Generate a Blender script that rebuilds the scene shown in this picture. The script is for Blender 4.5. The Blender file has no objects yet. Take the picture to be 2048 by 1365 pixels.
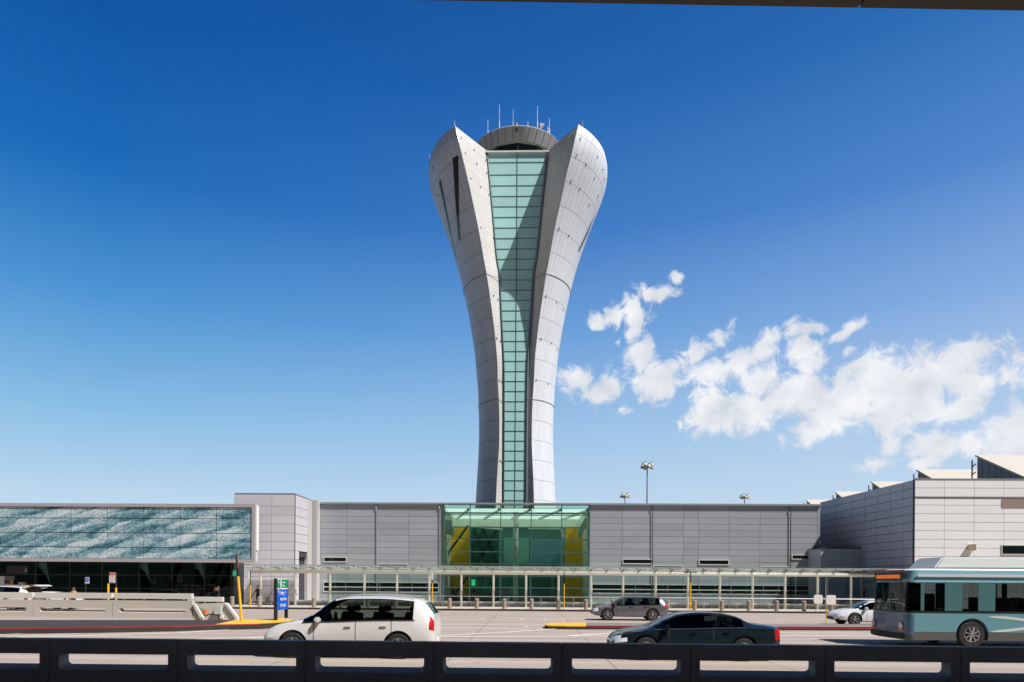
import bpy, bmesh, math, random
from mathutils import Vector, Matrix
random.seed(7)
R = math.radians
C = bpy.context.scene.collection
scn = bpy.context.scene

# ------------------------------------------------------------ camera
F = 1365.0; CX, CY = 1024.0, 1168.0; HC = 2.2
PSI, RHO = 0.025, 0.007
CAM = Vector((0, 0, HC))
fwd = Vector((-math.sin(PSI), math.cos(PSI), 0)); rgt = Vector((math.cos(PSI), math.sin(PSI), 0)); up = Vector((0, 0, 1))
Rc = rgt*math.cos(RHO) + up*math.sin(RHO)
Uc = -rgt*math.sin(RHO) + up*math.cos(RHO)
cam = bpy.data.cameras.new('camera'); co = bpy.data.objects.new('camera', cam); C.objects.link(co)
cam.sensor_width = 36; cam.lens = 24.0; cam.shift_y = (CY-682.5)/2048; cam.clip_end = 9000; cam.clip_start = .1
m = Matrix((Rc, Uc, -fwd)).transposed().to_4x4(); m.translation = CAM
co.matrix_world = m; scn.camera = co

def ray(px, py):
    return fwd + Rc*((px-CX)/F) + Uc*((CY-py)/F)
def at(px, py, Y):
    d = ray(px, py); return CAM + d*(Y/d.y)
def gz(px, py, z=0.0):
    d = ray(px, py); return CAM + d*((z-HC)/d.z)
def X(px, Y, py=1168): return at(px, py, Y).x
def Z(px, py, Y): return at(px, py, Y).z

# ------------------------------------------------------------ sun and sky
SUN = Vector((9.9, -5.6, 15.3)).normalized()
sun = bpy.data.lights.new('sun', 'SUN'); sun.energy = 5.0; sun.angle = R(.55); sun.color = (1, .965, .92)
so = bpy.data.objects.new('sun', sun); C.objects.link(so)
so.rotation_euler = SUN.to_track_quat('Z', 'Y').to_euler()
scn.view_settings.view_transform = 'Standard'; scn.view_settings.look = 'None'
scn.view_settings.exposure = .3; scn.view_settings.gamma = 1
w = bpy.data.worlds.new('World'); scn.world = w; w.use_nodes = True
nt = w.node_tree; N = nt.nodes; L = nt.links; N.clear()
def nd(tree, t, **kw):
    n = tree.nodes.new(t)
    for k, v in kw.items(): setattr(n, k, v)
    return n
def mth(tree, op, a=None, b=None, c=None, clamp=False):
    n = tree.nodes.new('ShaderNodeMath'); n.operation = op; n.use_clamp = clamp
    for i, v in enumerate((a, b, c)):
        if v is None: continue
        if isinstance(v, (int, float)): n.inputs[i].default_value = v
        else: tree.links.new(v, n.inputs[i])
    return n.outputs[0]
def build_world():
    out = nd(nt, 'ShaderNodeOutputWorld'); bg = nd(nt, 'ShaderNodeBackground')
    sky = nd(nt, 'ShaderNodeTexSky', sky_type='NISHITA', sun_disc=False)
    sky.sun_elevation = math.asin(SUN.z); sky.sun_rotation = math.atan2(SUN.x, SUN.y)
    sky.air_density = 1.0; sky.dust_density = .6; sky.ozone_density = 3.0
    tc = nd(nt, 'ShaderNodeTexCoord')
    nrm = nd(nt, 'ShaderNodeVectorMath', operation='NORMALIZE'); L.new(tc.outputs['Generated'], nrm.inputs[0])
    sep = nd(nt, 'ShaderNodeSeparateXYZ'); L.new(nrm.outputs[0], sep.inputs[0])
    az = mth(nt, 'ARCTAN2', sep.outputs[0], sep.outputs[1]); el = mth(nt, 'ARCSINE', sep.outputs[2])
    # colour of the polarised sky by height above the horizon
    ramp = nd(nt, 'ShaderNodeValToRGB'); cr = ramp.color_ramp
    stops = [(0.0, (.60,.74,.87)), (.09, (.52,.69,.86)), (.18, (.33,.55,.81)), (.29, (.14,.345,.70)), (.40, (.042,.185,.54)), (.52, (.013,.118,.42)), (.62, (.006,.085,.33)), (1.0, (.006,.05,.22))]
    cr.elements[0].position = 0; cr.elements[0].color = (*stops[0][1], 1)
    cr.elements[1].position = 1; cr.elements[1].color = (*stops[-1][1], 1)
    for p, c in stops[1:-1]:
        e = cr.elements.new(p); e.color = (*c, 1)
    e01 = mth(nt, 'DIVIDE', el, 1.2); L.new(e01, ramp.inputs[0])
    # brighter, milkier towards the sun side (right)
    side = mth(nt, 'MULTIPLY_ADD', az, .75, .42, clamp=True)
    lift = nd(nt, 'ShaderNodeMix', data_type='RGBA', blend_type='MIX')
    sh = nd(nt, 'ShaderNodeMix', data_type='RGBA', blend_type='MULTIPLY'); sh.inputs[0].default_value = 1
    lo = nd(nt, 'ShaderNodeMix', data_type='RGBA'); L.new(side, lo.inputs[0])
    lo.inputs[6].default_value = (.25, .80, .92, 1); lo.inputs[7].default_value = (2.3, 1.42, 1.18, 1)
    # fades out near the horizon
    hz = mth(nt, 'MULTIPLY_ADD', el, 2.4, -.22, clamp=True)
    lo2 = nd(nt, 'ShaderNodeMix', data_type='RGBA'); L.new(hz, lo2.inputs[0]); lo2.inputs[6].default_value = (1, 1, 1, 1); L.new(lo.outputs[2], lo2.inputs[7])
    L.new(ramp.outputs[0], sh.inputs[6]); L.new(lo2.outputs[2], sh.inputs[7])
    # physical sky contributes its own variation
    skm = nd(nt, 'ShaderNodeMix', data_type='RGBA', blend_type='MULTIPLY'); skm.inputs[0].default_value = 1
    L.new(sky.outputs[0], skm.inputs[6]); skm.inputs[7].default_value = (.1, .1, .1, 1)
    mixs = nd(nt, 'ShaderNodeMix', data_type='RGBA'); mixs.inputs[0].default_value = .97
    L.new(skm.outputs[2], mixs.inputs[6]); L.new(sh.outputs[2], mixs.inputs[7])
    # clouds as soft puffs broken up by noise, placed by direction
    comb = nd(nt, 'ShaderNodeCombineXYZ'); L.new(az, comb.inputs[0]); L.new(el, comb.inputs[1])
    nz0 = nd(nt, 'ShaderNodeTexNoise'); nz0.inputs['Scale'].default_value = 14; nz0.inputs['Detail'].default_value = 3
    L.new(comb.outputs[0], nz0.inputs['Vector'])
    wv = nd(nt, 'ShaderNodeVectorMath', operation='MULTIPLY_ADD'); L.new(nz0.outputs['Color'], wv.inputs[0])
    wv.inputs[1].default_value = (.05, .05, 0); L.new(comb.outputs[0], wv.inputs[2])
    wv2 = nd(nt, 'ShaderNodeVectorMath', operation='SUBTRACT'); L.new(wv.outputs[0], wv2.inputs[0]); wv2.inputs[1].default_value = (.025, .025, 0)
    blobs = [(535,70,24,24,0,.8),(455,130,66,34,10,.95),(370,205,56,80,0,1),(285,230,66,34,-35,.85),(362,300,42,60,0,1),(398,400,62,75,0,1),(440,505,88,80,0,1.1),(205,280,24,26,0,.75),(290,350,15,30,0,.6),
        (120,520,88,66,0,1.05),(240,550,88,58,0,1),(235,490,40,30,0,.7),(560,450,90,46,-20,.72),(655,400,60,44,-30,.85),(700,490,100,60,0,.9),(830,440,110,56,-30,.95),(905,385,66,50,-30,.9),(940,330,36,30,0,.8),(900,520,120,60,10,1),
        (1045,305,50,40,0,.85),(1130,298,86,30,0,.85),(1285,308,84,30,-25,.85),(1085,390,56,66,0,.9),(1130,460,66,40,-20,.85),(1100,500,30,34,0,.75),
        (700,665,100,86,0,1.05),(880,655,130,80,0,1.15),(1050,605,160,72,-6,1.2),(1250,620,190,74,0,1.2),(1165,725,110,50,-15,1.05),(1400,560,210,118,0,1.2),(1500,645,170,86,0,1.2),(1700,500,210,116,0,1.05),(1800,425,140,80,0,1),(1745,645,130,52,-10,1),(1890,550,90,66,0,.85),
        (2030,500,66,60,0,.85),(2110,480,60,60,0,.9),(1425,862,90,30,0,.85),(1490,800,44,34,0,.8),(1670,820,100,60,0,1),(1800,800,90,56,0,1),(1950,775,120,84,-15,1.2),(2060,760,120,110,0,1.3),(2300,760,200,130,0,1.2),(1630,880,70,34,0,.85),(1935,365,40,12,0,.6),(310,655,28,18,-30,.6),(560,700,12,32,0,.55),(720,350,60,30,-40,.55),(1290,400,40,20,-60,.5)]
    cur = None
    for (bx, by, rx, ry, ang, st) in blobs:
        px, py = 1100+bx/2.16, 520+by/2.16
        d = ray(px, py).normalized(); a0, e0 = math.atan2(d.x, d.y), math.asin(d.z)
        d1 = ray(px+1, py).normalized(); d2 = ray(px, py-1).normalized()
        ka = math.atan2(d1.x, d1.y)-a0; ke = math.asin(d2.z)-e0
        mp = nd(nt, 'ShaderNodeMapping', vector_type='TEXTURE')
        mp.inputs['Location'].default_value = (a0, e0, 0); mp.inputs['Rotation'].default_value = (0, 0, R(-ang))
        mp.inputs['Scale'].default_value = (rx/2.16*abs(ka)*1.0, ry/2.16*abs(ke)*1.0, 1)
        L.new(wv2.outputs[0], mp.inputs['Vector'])
        ln = nd(nt, 'ShaderNodeVectorMath', operation='LENGTH'); L.new(mp.outputs[0], ln.inputs[0])
        v = mth(nt, 'MULTIPLY_ADD', ln.outputs['Value'], -st*.8, st*1.25)
        cur = v if cur is None else mth(nt, 'SMOOTH_MAX', cur, v, .12)
    nz = nd(nt, 'ShaderNodeTexNoise'); nz.inputs['Scale'].default_value = 34; nz.inputs['Detail'].default_value = 12; nz.inputs['Roughness'].default_value = .70
    nz.inputs['Distortion'].default_value = .7
    L.new(comb.outputs[0], nz.inputs['Vector'])
    dens = mth(nt, 'MULTIPLY_ADD', nz.outputs[0], 2.9, mth(nt, 'ADD', cur, -1.66))
    mr = nd(nt, 'ShaderNodeMapRange', interpolation_type='SMOOTHSTEP'); mr.inputs[1].default_value = -.16; mr.inputs[2].default_value = .62
    L.new(dens, mr.inputs[0])
    gate = mth(nt, 'GREATER_THAN', sep.outputs[1], 0.0)
    msk = mth(nt, 'MULTIPLY', mr.outputs[0], gate)
    msk = mth(nt, 'MULTIPLY', msk, .96)
    # shading: puffs lighter above, faint grey below
    nz2 = nd(nt, 'ShaderNodeTexNoise'); nz2.inputs['Scale'].default_value = 18; nz2.inputs['Detail'].default_value = 6
    off = nd(nt, 'ShaderNodeVectorMath', operation='ADD'); L.new(comb.outputs[0], off.inputs[0]); off.inputs[1].default_value = (.4, .3, 0)
    L.new(off.outputs[0], nz2.inputs['Vector'])
    cs = nd(nt, 'ShaderNodeMapRange'); cs.inputs[1].default_value = .35; cs.inputs[2].default_value = .68; L.new(nz2.outputs[0], cs.inputs[0])
    cc = nd(nt, 'ShaderNodeMix', data_type='RGBA'); L.new(cs.outputs[0], cc.inputs[0])
    cc.inputs[6].default_value = (.68, .72, .79, 1); cc.inputs[7].default_value = (.97, .97, .98, 1)
    fin = nd(nt, 'ShaderNodeMix', data_type='RGBA'); L.new(msk, fin.inputs[0]); L.new(mixs.outputs[2], fin.inputs[6]); L.new(cc.outputs[2], fin.inputs[7])
    bk = nd(nt, 'ShaderNodeMapRange'); bk.inputs[1].default_value = 1.55; bk.inputs[2].default_value = .72; bk.inputs[3].default_value = .16; L.new(mth(nt, 'ABSOLUTE', az), bk.inputs[0])  # sky dimmed to the sides and behind the camera to cut ambient light
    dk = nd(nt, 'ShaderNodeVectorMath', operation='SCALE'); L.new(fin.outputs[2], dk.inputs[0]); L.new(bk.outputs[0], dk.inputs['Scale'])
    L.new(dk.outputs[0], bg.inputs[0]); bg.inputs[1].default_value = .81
    L.new(bg.outputs[0], out.inputs[0])
build_world()

# ------------------------------------------------------------ materials
MATS = {}
def mat(name, col, rough=.5, metal=0, spec=.5, emit=None, var=0, scale=3, bump=0, coat=0, island=0):
    if name in MATS: return MATS[name]
    ma = bpy.data.materials.new(name); ma.use_nodes = True; t = ma.node_tree; b = t.nodes['Principled BSDF']
    b.inputs['Roughness'].default_value = rough; b.inputs['Metallic'].default_value = metal
    b.inputs['Specular IOR Level'].default_value = spec; b.inputs['Coat Weight'].default_value = coat
    b.inputs['Base Color'].default_value = (*col, 1)
    if emit: b.inputs['Emission Color'].default_value = (*col, 1); b.inputs['Emission Strength'].default_value = emit
    if var or island or bump:
        tc = nd(t, 'ShaderNodeTexCoord'); nz = nd(t, 'ShaderNodeTexNoise'); nz.inputs['Scale'].default_value = scale; nz.inputs['Detail'].default_value = 6; nz.inputs['Roughness'].default_value = .62
        t.links.new(tc.outputs['Object'], nz.inputs['Vector'])
        f = mth(t, 'MULTIPLY_ADD', nz.outputs[0], 2*var, 1-var)
        if island:
            g = nd(t, 'ShaderNodeNewGeometry'); f = mth(t, 'MULTIPLY', f, mth(t, 'MULTIPLY_ADD', g.outputs['Random Per Island'], 2*island, 1-island))
        vm = nd(t, 'ShaderNodeVectorMath', operation='SCALE'); vm.inputs[0].default_value = col; t.links.new(f, vm.inputs['Scale'])
        t.links.new(vm.outputs[0], b.inputs['Base Color'])
        if bump:
            bp = nd(t, 'ShaderNodeBump'); bp.inputs['Strength'].default_value = bump; bp.inputs['Distance'].default_value = .02
            nz3 = nd(t, 'ShaderNodeTexNoise'); nz3.inputs['Scale'].default_value = scale*8; nz3.inputs['Detail'].default_value = 4; t.links.new(tc.outputs['Object'], nz3.inputs['Vector'])
            t.links.new(nz3.outputs[0], bp.inputs['Height']); t.links.new(bp.outputs[0], b.inputs['Normal'])
    MATS[name] = ma; return ma
def glassmat(name, tint, refl=.9, rough=0.0, ior=1.5):
    if name in MATS: return MATS[name]
    ma = bpy.data.materials.new(name); ma.use_nodes = True; t = ma.node_tree; t.nodes.clear()
    o = nd(t, 'ShaderNodeOutputMaterial'); tr = nd(t, 'ShaderNodeBsdfTransparent'); tr.inputs[0].default_value = (*tint, 1)
    gl = nd(t, 'ShaderNodeBsdfGlossy'); gl.inputs['Roughness'].default_value = rough; gl.inputs['Color'].default_value = (refl, refl, refl, 1)
    fr = nd(t, 'ShaderNodeFresnel'); fr.inputs[0].default_value = ior
    mx = nd(t, 'ShaderNodeMixShader'); t.links.new(fr.outputs[0], mx.inputs[0]); t.links.new(tr.outputs[0], mx.inputs[1]); t.links.new(gl.outputs[0], mx.inputs[2])
    t.links.new(mx.outputs[0], o.inputs[0]); MATS[name] = ma; return ma
def translucent(name, col, amt=.6, clear=0):
    if name in MATS: return MATS[name]
    ma = bpy.data.materials.new(name); ma.use_nodes = True; t = ma.node_tree; t.nodes.clear()
    o = nd(t, 'ShaderNodeOutputMaterial'); a = nd(t, 'ShaderNodeBsdfDiffuse'); b = nd(t, 'ShaderNodeBsdfTranslucent')
    a.inputs[0].default_value = (*col, 1); b.inputs[0].default_value = (*col, 1)
    mx = nd(t, 'ShaderNodeMixShader'); mx.inputs[0].default_value = amt
    t.links.new(a.outputs[0], mx.inputs[1]); t.links.new(b.outputs[0], mx.inputs[2]); res = mx.outputs[0]
    if clear:
        tr = nd(t, 'ShaderNodeBsdfTransparent'); m2 = nd(t, 'ShaderNodeMixShader'); m2.inputs[0].default_value = clear; t.links.new(res, m2.inputs[1]); t.links.new(tr.outputs[0], m2.inputs[2]); res = m2.outputs[0]
    t.links.new(res, o.inputs[0]); MATS[name] = ma; return ma

def seam_mat(name, col, rough, metal, wu, wv, dark=.35, var=.05, streak=0, spec=.5):
    """panelled cladding, seams at whole numbers of the UV map"""
    ma = bpy.data.materials.new(name); ma.use_nodes = True; t = ma.node_tree; b = t.nodes['Principled BSDF']
    b.inputs['Roughness'].default_value = rough; b.inputs['Metallic'].default_value = metal; b.inputs['Specular IOR Level'].default_value = spec
    uv = nd(t, 'ShaderNodeUVMap'); sp = nd(t, 'ShaderNodeSeparateXYZ'); t.links.new(uv.outputs[0], sp.inputs[0])
    res = []
    for i, wd in ((0, wu), (1, wv)):
        fr = mth(t, 'FRACT', sp.outputs[i]); dd = mth(t, 'ABSOLUTE', mth(t, 'SUBTRACT', fr, .5))
        res.append(mth(t, 'GREATER_THAN', dd, .5-wd))
    seam = mth(t, 'MAXIMUM', res[0], res[1])
    fu = mth(t, 'FLOOR', sp.outputs[0]); fv = mth(t, 'FLOOR', sp.outputs[1])
    cb = nd(t, 'ShaderNodeCombineXYZ'); t.links.new(fu, cb.inputs[0]); t.links.new(fv, cb.inputs[1])
    wn = nd(t, 'ShaderNodeTexWhiteNoise'); t.links.new(cb.outputs[0], wn.inputs['Vector'])
    f = mth(t, 'MULTIPLY_ADD', wn.outputs['Value'], 2*var, 1-var)
    if streak:
        tc = nd(t, 'ShaderNodeTexCoord'); mp = nd(t, 'ShaderNodeMapping'); mp.inputs['Scale'].default_value = (1.2, 1.2, .08); t.links.new(tc.outputs['Object'], mp.inputs[0])
        nz = nd(t, 'ShaderNodeTexNoise'); nz.inputs['Scale'].default_value = 1.5; nz.inputs['Detail'].default_value = 5; t.links.new(mp.outputs[0], nz.inputs['Vector'])
        f = mth(t, 'MULTIPLY', f, mth(t, 'MULTIPLY_ADD', nz.outputs[0], 2*streak, 1-streak))
    f = mth(t, 'MULTIPLY', f, mth(t, 'MULTIPLY_ADD', seam, dark-1, 1))
    vm = nd(t, 'ShaderNodeVectorMath', operation='SCALE'); vm.inputs[0].default_value = col; t.links.new(f, vm.inputs['Scale'])
    t.links.new(vm.outputs[0], b.inputs['Base Color']); MATS[name] = ma; return ma

# ------------------------------------------------------------ mesh helpers
class MB:
    def __init__(s): s.v = []; s.f = []; s.uv = None
    def box(s, a, b):
        x0, y0, z0 = [min(p, q) for p, q in zip(a, b)]; x1, y1, z1 = [max(p, q) for p, q in zip(a, b)]
        i = len(s.v); s.v += [(x0,y0,z0),(x1,y0,z0),(x1,y1,z0),(x0,y1,z0),(x0,y0,z1),(x1,y0,z1),(x1,y1,z1),(x0,y1,z1)]
        s.f += [tuple(i+k for k in q) for q in ((0,3,2,1),(4,5,6,7),(0,1,5,4),(1,2,6,5),(2,3,7,6),(3,0,4,7))]; return s
    def quad(s, *p):
        i = len(s.v); s.v += [tuple(q) for q in p]; s.f.append(tuple(range(i, i+len(p)))); return s
    def bar(s, p, q, wd, ht=None):
        """straight bar of rectangular section between two points"""
        ht = wd if ht is None else ht; p, q = Vector(p), Vector(q); d = (q-p).normalized()
        u = Vector((0, 0, 1)) if abs(d.z) < .95 else Vector((0, 1, 0))
        sx = d.cross(u).normalized(); sy = sx.cross(d).normalized(); i = len(s.v)
        for b in (p, q):
            for a, c in ((-1,-1),(1,-1),(1,1),(-1,1)): s.v.append(tuple(b+sx*a*wd/2+sy*c*ht/2))
        s.f += [tuple(i+k for k in t) for t in ((0,1,2,3),(7,6,5,4),(0,4,5,1),(1,5,6,2),(2,6,7,3),(3,7,4,0))]; return s
    def tube(s, pts, r, n=10, caps=True):
        pts = [Vector(p) for p in pts]; rr = r if isinstance(r, (list, tuple)) else [r]*len(pts); i0 = len(s.v); prev = None
        for k, p in enumerate(pts):
            d = (pts[min(k+1, len(pts)-1)]-pts[max(k-1, 0)]).normalized()
            if prev is None:
                u = Vector((0, 0, 1)) if abs(d.z) < .9 else Vector((1, 0, 0)); a = d.cross(u).normalized()
            else: a = (prev - d*prev.dot(d)).normalized()
            prev = a; b = d.cross(a)
            for j in range(n):
                t = 2*math.pi*j/n; s.v.append(tuple(p+(a*math.cos(t)+b*math.sin(t))*rr[k]))
        for k in range(len(pts)-1):
            for j in range(n):
                a = i0+k*n+j; b = i0+k*n+(j+1) % n; s.f.append((a, b, b+n, a+n))
        if caps:
            s.f.append(tuple(i0+j for j in reversed(range(n)))); s.f.append(tuple(i0+(len(pts)-1)*n+j for j in range(n)))
        return s
    def lathe(s, prof, c=(0,0,0), n=24, axis='z'):
        i0 = len(s.v); c = Vector(c)
        for r, h in prof:
            for j in range(n):
                t = 2*math.pi*j/n; a, b = r*math.cos(t), r*math.sin(t)
                v = Vector((a, b, h)) if axis == 'z' else (Vector((a, h, b)) if axis == 'y' else Vector((h, a, b)))
                s.v.append(tuple(c+v))
        for k in range(len(prof)-1):
            for j in range(n):
                a = i0+k*n+j; b = i0+k*n+(j+1) % n; s.f.append((a, b, b+n, a+n))
        s.f.append(tuple(i0+j for j in reversed(range(n)))); s.f.append(tuple(i0+(len(prof)-1)*n+j for j in range(n)))
        return s
    def prism(s, poly, z0, z1):
        """polygon of (x,y) extruded in z"""
        n = len(poly); i = len(s.v); s.v += [(x, y, z0) for x, y in poly]+[(x, y, z1) for x, y in poly]
        s.f.append(tuple(i+k for k in reversed(range(n)))); s.f.append(tuple(i+n+k for k in range(n)))
        for k in range(n): s.f.append((i+k, i+(k+1) % n, i+n+(k+1) % n, i+n+k))
        return s
    def xprism(s, poly, y0, y1):
        """polygon of (x,z) extruded in y"""
        n = len(poly); i = len(s.v); s.v += [(x, y0, z) for x, z in poly]+[(x, y1, z) for x, z in poly]
        s.f.append(tuple(i+k for k in range(n))); s.f.append(tuple(i+n+k for k in reversed(range(n))))
        for k in range(n): s.f.append((i+k, i+n+k, i+n+(k+1) % n, i+(k+1) % n))
        return s
    def build(s, name, m=None, parent=None, smooth=False, bevel=0, fix=True):
        me = bpy.data.meshes.new(name); me.from_pydata(s.v, [], s.f); me.update()
        if fix or bevel:
            b = bmesh.new(); b.from_mesh(me)
            if fix: bmesh.ops.recalc_face_normals(b, faces=b.faces)
            if bevel:
                bmesh.ops.bevel(b, geom=[e for e in b.edges if e.is_manifold and e.calc_face_angle(0) > .6], offset=bevel, segments=2, affect='EDGES', clamp_overlap=True)
            b.to_mesh(me); b.free()
        if smooth:
            for p in me.polygons: p.use_smooth = True
            me.update()
        o = bpy.data.objects.new(name, me); C.objects.link(o)
        if m:
            for q in (m if isinstance(m, (list, tuple)) else [m]): me.materials.append(q)
        if parent:
            o.parent = parent; o.location = -Vector(parent.get('_o', (0, 0, 0))) if '_w' in parent else (0, 0, 0)
        return o
def tag(o, label=None, cat=None, group=None, kind=None):
    if label: o['label'] = label
    if cat: o['category'] = cat
    if group: o['group'] = group
    if kind: o['kind'] = kind
    return o
def thing(name, label, cat, loc=(0,0,0), rz=0, group=None):
    o = bpy.data.objects.new(name, None); C.objects.link(o); o.location = loc; o.rotation_euler = (0, 0, rz)
    o.empty_display_size = .3
    return tag(o, label, cat, group)
def wthing(name, label, cat, loc, group=None):
    """thing whose parts are written in world coordinates (parts get an inverse offset)"""
    o = thing(name, label, cat, loc, 0, group); OFF[o.name] = Vector(loc); return o
OFF = {}
def W(mb, name, m, parent, **k):
    o = mb.build(name, m, None, **k); o.parent = parent
    top = parent
    while top.parent: top = top.parent
    if parent == top: o.location = -OFF[top.name]
    return o
def kids(o): return [c for c in bpy.data.objects if c.parent == o]
def copy_tree(o, parent=None):
    c = o.copy(); C.objects.link(c)
    if parent: c.parent = parent
    for ch in CH.get(o.name, []) or kids(o): copy_tree(ch, c)
    return c
CH = {}
def text_mesh(name, s, size, m, parent, loc, rot=(0,0,0), ext=.004, align='LEFT', sx=1):
    cu = bpy.data.curves.new(name, 'FONT'); cu.body = s; cu.size = size; cu.extrude = ext; cu.align_x = align
    t = bpy.data.objects.new(name, cu); me = bpy.data.meshes.new_from_object(t); bpy.data.objects.remove(t)
    o = bpy.data.objects.new(name, me); C.objects.link(o); me.materials.clear(); me.materials.append(m); o.parent = parent; o.location = loc; o.rotation_euler = rot; o.scale = (sx, 1, 1)
    return o
def interp(tab, z):
    if z <= tab[0][0]: return tab[0][1]
    for (a, b), (c, d) in zip(tab, tab[1:]):
        if z <= c: return b+(d-b)*(z-a)/(c-a)
    return tab[-1][1]
def smooth_tab(tab):
    """monotone cubic sampler"""
    xs = [a for a, b in tab]; ys = [b for a, b in tab]; n = len(xs)
    h = [xs[i+1]-xs[i] for i in range(n-1)]; dl = [(ys[i+1]-ys[i])/h[i] for i in range(n-1)]
    mm = [dl[0]]+[0 if dl[i-1]*dl[i] <= 0 else 2*dl[i-1]*dl[i]/(dl[i-1]+dl[i]) for i in range(1, n-1)]+[dl[-1]]
    def f(x):
        if x <= xs[0]: return ys[0]
        if x >= xs[-1]: return ys[-1]
        i = max(k for k in range(n-1) if xs[k] <= x); t = (x-xs[i])/h[i]
        return (2*t**3-3*t*t+1)*ys[i]+(t**3-2*t*t+t)*h[i]*mm[i]+(-2*t**3+3*t*t)*ys[i+1]+(t**3-t*t)*h[i]*mm[i+1]
    return f

# common materials
M_alu = mat('aluminium_panel', (.375, .395, .43), .45, .1, island=.08, var=.04, scale=.6)
M_alu2 = mat('aluminium_panel_pale', (.84, .85, .87), .5, .0, island=.02, var=.03, scale=.5)
M_aluL = mat('aluminium_panel_lilac', (.60, .58, .62), .5, .0, island=.05, var=.03, scale=.5)
M_gap = mat('seam_shadow_gap', (.05, .05, .06), .8)
M_trim = mat('grey_metal_trim', (.42, .43, .45), .4, .4)
M_white = mat('white_paint', (.78, .77, .73), .45)
M_cream = mat('cream_painted_steel', (.74, .72, .64), .45, var=.04, scale=2)
M_black = mat('black_metal', (.015, .015, .017), .4)
M_dark = mat('dark_glass', (.008, .012, .014), .06, spec=.55)
M_yel = mat('yellow_paint', (.80, .46, .02), .5, var=.08, scale=6)
M_red = mat('red_kerb_paint', (.36, .035, .045), .6, var=.2, scale=5)
M_conc = mat('pale_concrete', (.56, .52, .45), .8, var=.07, scale=2, bump=.2)
M_concw = mat('white_concrete', (.68, .65, .60), .75, var=.05, scale=2, bump=.15)
M_barr = mat('grey_barrier_concrete', (.56, .51, .45), .8, var=.3, scale=1.5, bump=.3)
M_kerb = mat('dark_kerb_concrete', (.034, .028, .026), .85, var=.3, scale=2.5, bump=.3)
M_asph = mat('dark_island_asphalt', (.034, .03, .03), .9, var=.3, scale=1.2, bump=.3)
M_rub = mat('rubber', (.02, .02, .02), .7)
M_bol = mat('bollard_aggregate', (.33, .27, .22), .85, var=.2, scale=14, bump=.5)

exec_sections = []
# ------------------------------------------------------------ ground, roads, kerbs
def ground_mat(name, col, joints=0, stain=.12):
    ma = bpy.data.materials.new(name); ma.use_nodes = True; t = ma.node_tree; b = t.nodes['Principled BSDF']; b.inputs['Roughness'].default_value = .85
    tc = nd(t, 'ShaderNodeTexCoord')
    def noise(sc, det, strx=1):
        mp = nd(t, 'ShaderNodeMapping'); mp.inputs['Scale'].default_value = (strx, 1, 1); t.links.new(tc.outputs['Object'], mp.inputs[0])
        n = nd(t, 'ShaderNodeTexNoise'); n.inputs['Scale'].default_value = sc; n.inputs['Detail'].default_value = det; n.inputs['Roughness'].default_value = .65
        t.links.new(mp.outputs[0], n.inputs['Vector']); return n.outputs[0]
    f = mth(t, 'MULTIPLY_ADD', noise(.5, 4, .15), 2*stain, 1-stain)
    f = mth(t, 'MULTIPLY', f, mth(t, 'MULTIPLY_ADD', noise(18, 3), .3, .85))
    f = mth(t, 'MULTIPLY', f, mth(t, 'MULTIPLY_ADD', noise(2.2, 5, .03), .6, .70))
    if joints:
        s2 = nd(t, 'ShaderNodeSeparateXYZ'); t.links.new(tc.outputs['Object'], s2.inputs[0])
        ph = mth(t, 'SINE', mth(t, 'MULTIPLY', mth(t, 'ADD', s2.outputs[1], mth(t, 'MULTIPLY', noise(.12, 2, .5), 1.2)), 3.4))
        tr_ = mth(t, 'MULTIPLY', mth(t, 'MULTIPLY_ADD', ph, .5, .5), noise(.8, 4, .05))
        f = mth(t, 'MULTIPLY', f, mth(t, 'MULTIPLY_ADD', tr_, -.34, 1.08))
        sp_ = nd(t, 'ShaderNodeMapRange'); sp_.inputs[1].default_value = .66; sp_.inputs[2].default_value = .74; sp_.inputs[3].default_value = 1; sp_.inputs[4].default_value = .72; t.links.new(noise(1.6, 2), sp_.inputs[0])
        f = mth(t, 'MULTIPLY', f, sp_.outputs[0])
        sp = nd(t, 'ShaderNodeSeparateXYZ'); t.links.new(tc.outputs['Object'], sp.inputs[0])
        a = mth(t, 'LESS_THAN', mth(t, 'ABSOLUTE', mth(t, 'SUBTRACT', mth(t, 'FRACT', mth(t, 'DIVIDE', sp.outputs[0], joints)), .5)), .004)
        c = mth(t, 'LESS_THAN', mth(t, 'ABSOLUTE', mth(t, 'SUBTRACT', mth(t, 'FRACT', mth(t, 'DIVIDE', sp.outputs[1], 3.7)), .5)), .006)
        f = mth(t, 'MULTIPLY', f, mth(t, 'MULTIPLY_ADD', mth(t, 'MAXIMUM', a, c), -.55, 1))
    vm = nd(t, 'ShaderNodeVectorMath', operation='SCALE'); vm.inputs[0].default_value = col; t.links.new(f, vm.inputs['Scale']); t.links.new(vm.outputs[0], b.inputs['Base Color'])
    bp = nd(t, 'ShaderNodeBump'); bp.inputs['Strength'].default_value = .25; bp.inputs['Distance'].default_value = .01; t.links.new(noise(60, 3), bp.inputs['Height']); t.links.new(bp.outputs[0], b.inputs['Normal'])
    return ma
G_road = ground_mat('road_concrete', (.365, .305, .262), 4.6, .22)
G_far = ground_mat('airfield_ground', (.055, .055, .05))
G_walk = ground_mat('sidewalk_concrete', (.50, .45, .40), 1.5, .06)
o = MB(); o.quad((-3000,-3000,-.05),(3000,-3000,-.05),(3000,4000,-.05),(-3000,4000,-.05)); tag(o.build('ground', G_far), kind='structure')
o = MB(); o.quad((-150,-16,0),(150,-16,0),(150,54.9,0),(-150,54.9,0)); tag(o.build('road', G_road), kind='structure')
KY = 54.9
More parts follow.
